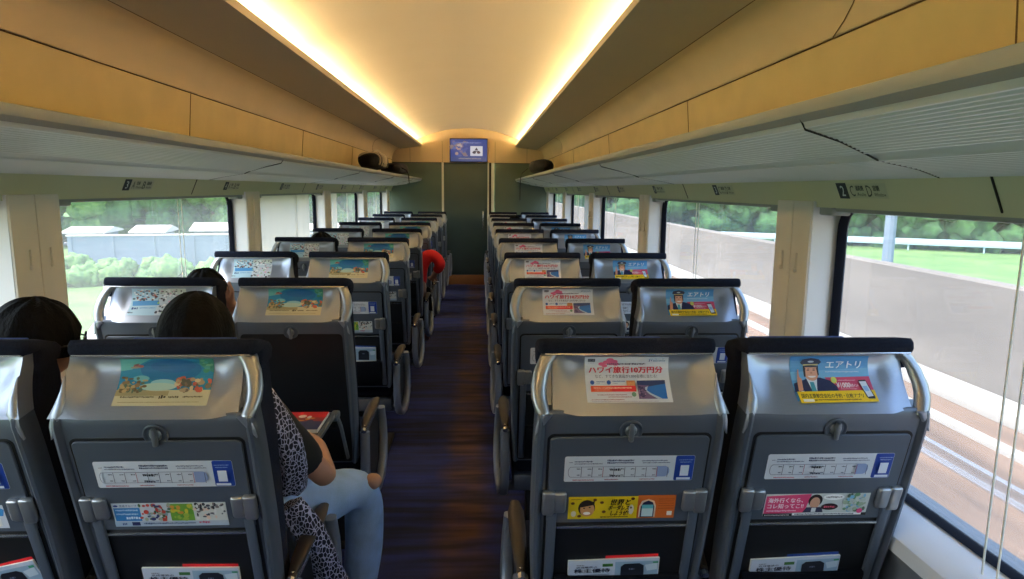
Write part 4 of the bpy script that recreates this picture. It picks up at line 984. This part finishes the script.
def seated_person(X, Y, ztop, hair_r, yaw, pitch, top, label, seed, cut=-.7, glasses=False, arm=None, k=1.0, shz=None):
    """torso, legs and head of someone mostly hidden by the seat back; ztop = top of hair"""
    p = empty('person', (X, Y, 0)); tag(p, label, 'person', 'seated passengers')
    zc = ztop-.128*k
    J = [((0, .12, .53), (.14, .10)), ((0, .06, .72), (.13, .09)), ((0, .02, zc-.22), (.14, .085)), ((0, .0, zc-.14), (.05, .05)), ((0, 0, zc-.06), (.045, .045))]
    E2 = [(0, 1), (1, 2), (2, 3), (3, 4)]
    for s in (-1, 1):
        a = len(J); J += [(shz if arm and shz and s == arm[0] else (s*.15, .03, zc-.21), .048)]
        if arm and s == arm[0]:
            J += [(arm[1], .038), (arm[2], .026)]; J_ = 3
        else: J += [((s*.17, .10, zc-.44), .038), ((s*.10, .28, zc-.46), .027)]
        E2 += [(2, a), (a, a+1), (a+1, a+2)]
        wr = Vector(J[a+2][0]); d = (wr-Vector(J[a+1][0])).normalized(); sd = d.cross(Vector((0, -1, 0))) if abs(d.y) < .9 else Vector((1, 0, 0))
        finger_chain(J, E2, a+2, d, sd, 5)
        b = len(J); J += [((s*.09, .14, .52), .08), ((s*.10, .45, .55), .062), ((s*.10, .47, .30), .048), ((s*.10, .48, .10), .036), ((s*.10, .57, .04), .032)]
        E2 += [(0, b), (b, b+1), (b+1, b+2), (b+2, b+3), (b+3, b+4)]
    bd = skin_body('body', J, E2, M['skin'], p)
    mb = MB(); fn = head_mesh(mb, (0, 0, zc), yaw, pitch, k); join_into(bd, mb.build('h', M['skin'], p))
    mb = MB(); hair_mesh(mb, fn, r=hair_r, cut=cut, seed=seed); mb.build('hair', M['hair'], p, 80)
    J = [((0, .13, .60), (.16, .12)), ((0, .07, .75), (.15, .105)), ((0, .03, zc-.215), (.155, .10)), ((0, .01, zc-.165), (.07, .06))]; E2 = [(0, 1), (1, 2), (2, 3)]
    for s in (-1, 1):
        a = len(J); J += [(shz if arm and shz and s == arm[0] else (s*.15, .03, zc-.21), .066)]
        if arm and s == arm[0]:
            q = Vector(J[a][0]).lerp(Vector(arm[1]), 1.0); J += [(tuple(q), .062), (tuple(q.lerp(Vector(arm[2]), .6)), .045)]; E2 += [(2, a), (a, a+1), (a+1, a+2)]
        else: J += [((s*.17, .08, zc-.38), .055)]; E2 += [(2, a), (a, a+1)]
    skin_body('shirt', J, E2, top, p)
    J = [((0, .14, .52), (.16, .11))]; E2 = []
    for s in (-1, 1):
        b = len(J); J += [((s*.09, .18, .53), .092), ((s*.10, .45, .56), .075), ((s*.10, .48, .30), .06), ((s*.10, .49, .12), .052)]; E2 += [(0, b), (b, b+1), (b+1, b+2), (b+2, b+3)]
    skin_body('trousers', J, E2, M['tshirt'], p)
    if glasses:
        mb = MB()
        for s in (-1, 1):
            mb.tube([fn(s*.036+.026*math.cos(a), .104, .012+.019*math.sin(a)) for a in frange(0, 2*PI, 17)], .0024, 6)
            mb.tube([fn(s*.062, .104, .016), fn(s*.078, .085, .016), fn(s*.083, .03, .012), fn(s*.080, -.02, .004)], .0024, 6)
        mb.tube([fn(-.012, .106, .014), fn(.012, .106, .014)], .002, 6); g = mb.build('glasses', M['black'], p)
        mb = MB()
        for s in (-1, 1): mb.add([fn(s*.036, .104, .012)]+[fn(s*.036+.024*math.cos(a), .104, .012+.017*math.sin(a)) for a in frange(0, 2*PI, 17)], [[0, i+1, i+2] for i in range(16)])
        mb.build('lens', M['glass'], g)
    return p
seated_person(-.982, 1.75, 1.270, (.106, .110, .122), -1.1, -.10, M['tshirt'], 'dark-haired person in glasses leaning out behind the leftmost front seat', 5, cut=-.25, glasses=True)
seated_person(-1.0, 2.87, 1.212, (.095, .115, .125), 0, .1, M['bag'], 'person with only black hair top and a hand showing, second row left window-side seat', 6, arm=(1, (.19, .02, .86), (.135, -.045, 1.04)))
seated_person(-.985, 4.93, 1.235, (.095, .115, .125), 0, .1, M['bag'], 'person whose dark hair shows above the fourth left window-side seat', 8)
seated_person(-.46, 6.05, 1.19, (.09, .11, .12), 0, .1, M['red'], 'person in a red top whose bent arm juts into the aisle', 9, arm=(1, (.285, -.01, .875), (.20, .19, .745)), shz=(.215, .02, .97))
seated_person(.60, 8.0, 1.24, (.10, .115, .125), 0, .1, M['bag'], 'person whose dark hair shows above the seventh right aisle-side seat', 10)

# ------------------------------------------------------------------ bags on the racks
def soft_bag(L, D, H, seed, k=.5):
    rnd = random.Random(seed); ph = [rnd.random()*6 for _ in range(4)]
    mb = MB()
    def disp(d):
        m_ = max(abs(d.x), abs(d.y), abs(d.z)); return (1/m_)**k*(1+.05*math.sin(d.x*5+ph[0])+.05*math.sin(d.y*6+ph[1]+d.z*3))
    mb.ellipsoid((0, 0, H/2), (L/2*.8, D/2*.8, H/2*.82), 32, 18, disp=disp); return mb
b1 = tag(empty('duffel_bag', (-.96, 7.3, 1.738)), 'black and white striped holdall on the left luggage rack', 'bag')
soft_bag(.34, .9, .21, 1).build('bag_body', M['bag'], b1)
mb = MB()
for k in range(5):
    y = -.30+.075*k
    f = math.sqrt(max(.2, 1-(y/.40)**4))
    cp = lambda t: math.copysign(abs(t)**.72, t)
    mb.tube([(.134*f*cp(math.cos(a)), y, .105+.084*f*cp(math.sin(a))) for a in frange(-.6, PI, 19)], .010, 6)
mb.build('stripe', M['bagcloth'], b1)
mb = MB(); mb.tube([(.02, -.2, .19), (.04, -.1, .215), (.04, .1, .215), (.02, .2, .19)], .010, 6); mb.build('bag_handle', M['bagcloth'], b1)
b2 = tag(empty('backpack', (-.97, 9.2, 1.738)), 'long black bag with a dangling strap, far end of the left rack', 'bag')
soft_bag(.36, 1.5, .17, 2).build('bag_body', M['bag'], b2)
mb = MB(); mb.tube([(.14, -.5, .08), (.20, -.52, .05), (.228, -.52, .0), (.232, -.52, -.06), (.236, -.50, -.12)], .006, 6); mb.tube([(.236, -.53, -.02), (.24, -.56, -.05), (.236, -.53, -.08)], .005, 6); mb.build('bag_strap', M['bag'], b2)
b3 = tag(empty('backpack', (.97, 8.7, 1.738)), 'rounded black backpack on the right luggage rack', 'bag')
soft_bag(.38, 1.1, .22, 3, .35).build('bag_body', M['bag'], b3)
mb = MB(); mb.tube([(-.14, .4, .10), (-.21, .5, .04), (-.232, .52, -.02), (-.236, .52, -.15), (-.236, .53, -.33)], .006, 6); mb.build('bag_strap', M['bag'], b3)

# ------------------------------------------------------------------ outside
def streak(name, c1, c2, sx, sy, rough=.9, c3=None):
    m = mat(name, c1, rough, noise=.3, nscale=1.0, col2=c2, stretch=(sx, sy, sx), spec=.2); return m
G = -1.1
M['ballast'] = streak('ballast', (142, 116, 96), (100, 82, 68), 3.0, .25)
M['concrete'] = streak('concrete', (136, 127, 118), (120, 112, 104), 1.5, .3)
M['railsteel'] = mat('rail_steel', (200, 200, 205), .25, .8)
M['rust'] = mat('rail_rust', (150, 100, 80), .8)
M['grass'] = mat('field_grass', (112, 140, 76), .95, noise=.3, nscale=.5, col2=(88, 120, 62))
M['road'] = mat('pale_road', (172, 168, 162), .9)
M['leaf'] = mat('foliage', (70, 112, 62), .9, noise=.5, nscale=2.2, bump=1, bscale=3, col2=(34, 66, 40))
M['leaf2'] = mat('foliage_pale', (120, 156, 90), .9, noise=.5, nscale=2.2, bump=1, bscale=3, col2=(70, 110, 62))
M['bark'] = mat('bark', (90, 74, 60), .9)
M['fence'] = mat('grey_blue_wall', (128, 142, 158), .8, noise=.12, nscale=.6)
M['fence2'] = mat('pale_blue_rail', (176, 196, 214), .6)
M['roof'] = mat('pale_roof', (226, 214, 206), .7)
GL, GR = -6.0, -3.0
mb = MB(); mb.loft([[(x, y, z) for x, z in ((-160, -9), (-160, GL), (-13, GL), (-5.5, G-.03), (7.2, G-.03), (9.5, GR), (160, GR), (160, -9))] for y in (-60, 220)])
structure('ground', mb, M['grass'], smooth=False)
mb = MB(); mb.box((1.5, -20, G-.1), (6.7, 60, G)); mb.box((-4.5, -20, G-.1), (1.5, 60, G-.005)); structure('trackbed', mb, M['ballast'])
for x in (3.36, 4.80):
    mb = MB(); mb.loft([[(x+dx, y, G+z) for dx, z in ((-.06, 0), (-.06, .02), (-.01, .04), (-.01, .11), (-.035, .12), (-.035, .145), (.035, .145), (.035, .12), (.01, .11), (.01, .04), (.06, .02), (.06, 0))] for y in (-20, 60)])
    o = mb.build('rail', M['railsteel']); tag(o, 'bright steel rail of the next track, %s' % ('nearer the train' if x < 4 else 'nearer the concrete wall'), 'rail')
mb = MB(); mb.loft([[(x, y, z) for x, z in ((6.70, G-.1), (6.70, .40), (6.74, .43), (6.90, .43), (6.90, G-.1))] for y in (-20, 60)])
o = mb.build('barrier_wall', M['concrete']); tag(o, 'long pale concrete barrier wall beyond the right-hand track', 'wall')
mb = MB(); mb.box((6.25, -20, G-.1), (6.69, 60, G+.16), .02); mb.box((5.55, -20, G-.1), (5.7, 60, G+.06), .01)
o = mb.build('cable_trough', M['road']); tag(o, 'pale concrete kerb at the foot of the barrier wall', 'kerb')
gr = tag(empty('guard_rail', (30, 53.5, GR), math.atan2(-17, 29)), 'pale blue guard rail across the field beyond the barrier wall', 'guard rail')
mb = MB(); mb.box((-22, -.05, .45), (26, .05, .95), .02); mb.build('rail_beam', M['fence2'], gr)
for k in range(10):
    mb = MB(); mb.tube([(-20+5*k, .1, -.1), (-20+5*k, .1, .9)], .06, 8); mb.build('post', M['fence2'], gr)

def tree(x, y, h, r, leaf, label, seed, trunk=True, z0=G-.1, low=.12):
    rnd = random.Random(seed); t = empty('tree', (x, y, z0)); tag(t, label, 'tree', 'trees outside')
    mb = MB()
    for k in range(12):
        a = rnd.random()*2*PI; d = r*.55*rnd.random()**.5; zz = h*(low+.72*rnd.random()); rr = r*(.35+.25*rnd.random())
        ph = rnd.random()*6
        bm = bmesh.new(); bmesh.ops.create_icosphere(bm, subdivisions=3, radius=1)
        for v in bm.verts:
            n_ = v.co; s_ = 1+.14*math.sin(n_.x*7+ph)+.12*math.sin(n_.y*9+ph*2)+.10*math.sin(n_.z*11+ph*3+n_.x*5)+.05*rnd.random()
            v.co = Vector((d*math.cos(a)+n_.x*rr*s_, d*math.sin(a)+n_.y*rr*s_, zz+n_.z*rr*.8*s_))
        mb.add([tuple(v.co) for v in bm.verts], [[v.index for v in f.verts] for f in bm.faces]); bm.free()
    mb.build('crown', leaf, t, 80)
    if trunk: m2 = MB(); m2.tube([(0, 0, 0), (r*.03, 0, h*.3), (0, r*.03, h*.6)], [r*.09, r*.07, r*.04], 10); m2.build('trunk', M['bark'], t)
rnd = random.Random(11); n = 0
# wood beyond the road, right; hedges and wood, left
for i in range(15):
    a = i/14; x = 3+62*a+rnd.random()*2; y = 96-58*a**1.3+rnd.random()*2
    tree(x, y, 9+rnd.random()*4, 6.0, M['leaf'], 'dark hazy tree beyond the guard rail, tree %d of the right-hand wood' % (i+1), 100+i, z0=GR-.3)
for i in range(13):
    x = 6+4.2*i; y = 66-.586*(x-8)+3.5+rnd.random()
    tree(x, y, 5.5+rnd.random()*2, 3.4, M['leaf'], 'dark rounded bush right behind the pale blue guard rail, bush %d along it' % (i+1), 400+i, trunk=False, z0=GR-.4, low=.02)
for i in range(15):
    a = i/14; x = -5-66*a-rnd.random()*2; y = 100-24*a+rnd.random()*2
    tree(x, y, 12+rnd.random()*4, 5.4, M['leaf' if i % 3 else 'leaf2'], 'tall hazy tree on the left horizon, tree %d of that wood' % (i+1), 200+i, z0=GL-.3)
for i in range(5):
    tree(-62+rnd.random()*3, 66-13*i, 12+rnd.random()*3, 5.4, M['leaf2'], 'pale leafy tree left of the curving path, tree %d going back' % (i+1), 240+i, z0=GL-.3)
for i in range(11):
    x = -37+2.3*i; y = 49.5+rnd.random()*2.0+(.35*i)
    tree(x, y, 1.9+rnd.random()*.6, 1.6, M['leaf2'], 'low pale green shrub below the grey-blue wall, shrub %d along the row' % (i+1), 300+i, trunk=False, z0=GL-.2)
bw = empty('boundary_wall', (-24, 56.5, GL), math.atan2(5, 22)); tag(bw, 'long grey-blue boundary wall beyond the left-hand windows', 'wall')
mb = MB(); mb.box((-9, -.12, -.2), (16, .12, 3.5)); mb.build('wall_panel', M['fence'], bw); mb = MB(); mb.box((-9.1, -.18, 3.5), (16.1, .18, 3.62), .02); mb.build('coping', M['roof'], bw)
for k in range(9): mb = MB(); mb.box((-8.9+3*k, -.2, -.2), (-8.7+3*k, -.11, 3.5)); mb.build('pilaster', M['fence'], bw)
for i, (x, y, L) in enumerate(((-35, 62, 3.5), (-30, 63, 3.0), (-25.5, 66, 4), (-20.5, 64, 3.0), (-16, 68, 4.5), (-10, 70, 4), (-5, 71, 3.5))):
    b = tag(empty('shed', (x, y, GL), .2), 'low building with a bright pale roof behind the wall, building %d of the row' % (i+1), 'building', 'low buildings')
    mb = MB(); mb.box((-L/2+.3, -2, 0), (L/2-.3, 2, 3.5)); mb.build('wall', M['fence'], b)
    mb = MB(); mb.loft([[(xx, yy, zz+3.5) for yy, zz in ((-2.6, 0), (0, .35+.12*(i%3)), (2.6, 0), (2.6, -.12), (-2.6, -.12))] for xx in (-L/2, L/2)]); mb.build('roof', M['roof'], b)
mb = MB(); pts_ = [(-14, 10), (-17, 30), (-23, 44), (-29, 54), (-36, 64), (-45, 79), (-55, 91)]
mb.loft([[(x-1.2, y, GL-.05), (x+1.2, y, GL-.05), (x+1.2, y, GL+.04), (x-1.2, y, GL+.04)] for x, y in pts_]); structure('path', mb, M['road'])
mb = MB(); mb.tube([(0, 0, 0), (0, 0, 9)], .11, 10); mb.tube([(0, 0, 7.2), (-3, 0, 7.4)], .06, 8); mb.tube([(0, 0, 8.6), (-3, 0, 7.5)], .04, 8)
o = mb.build('catenary_pole', M['fence']); o.location = (8.6, 13.2, GR+.3); tag(o, 'pale line-side pole behind the barrier wall', 'pole')
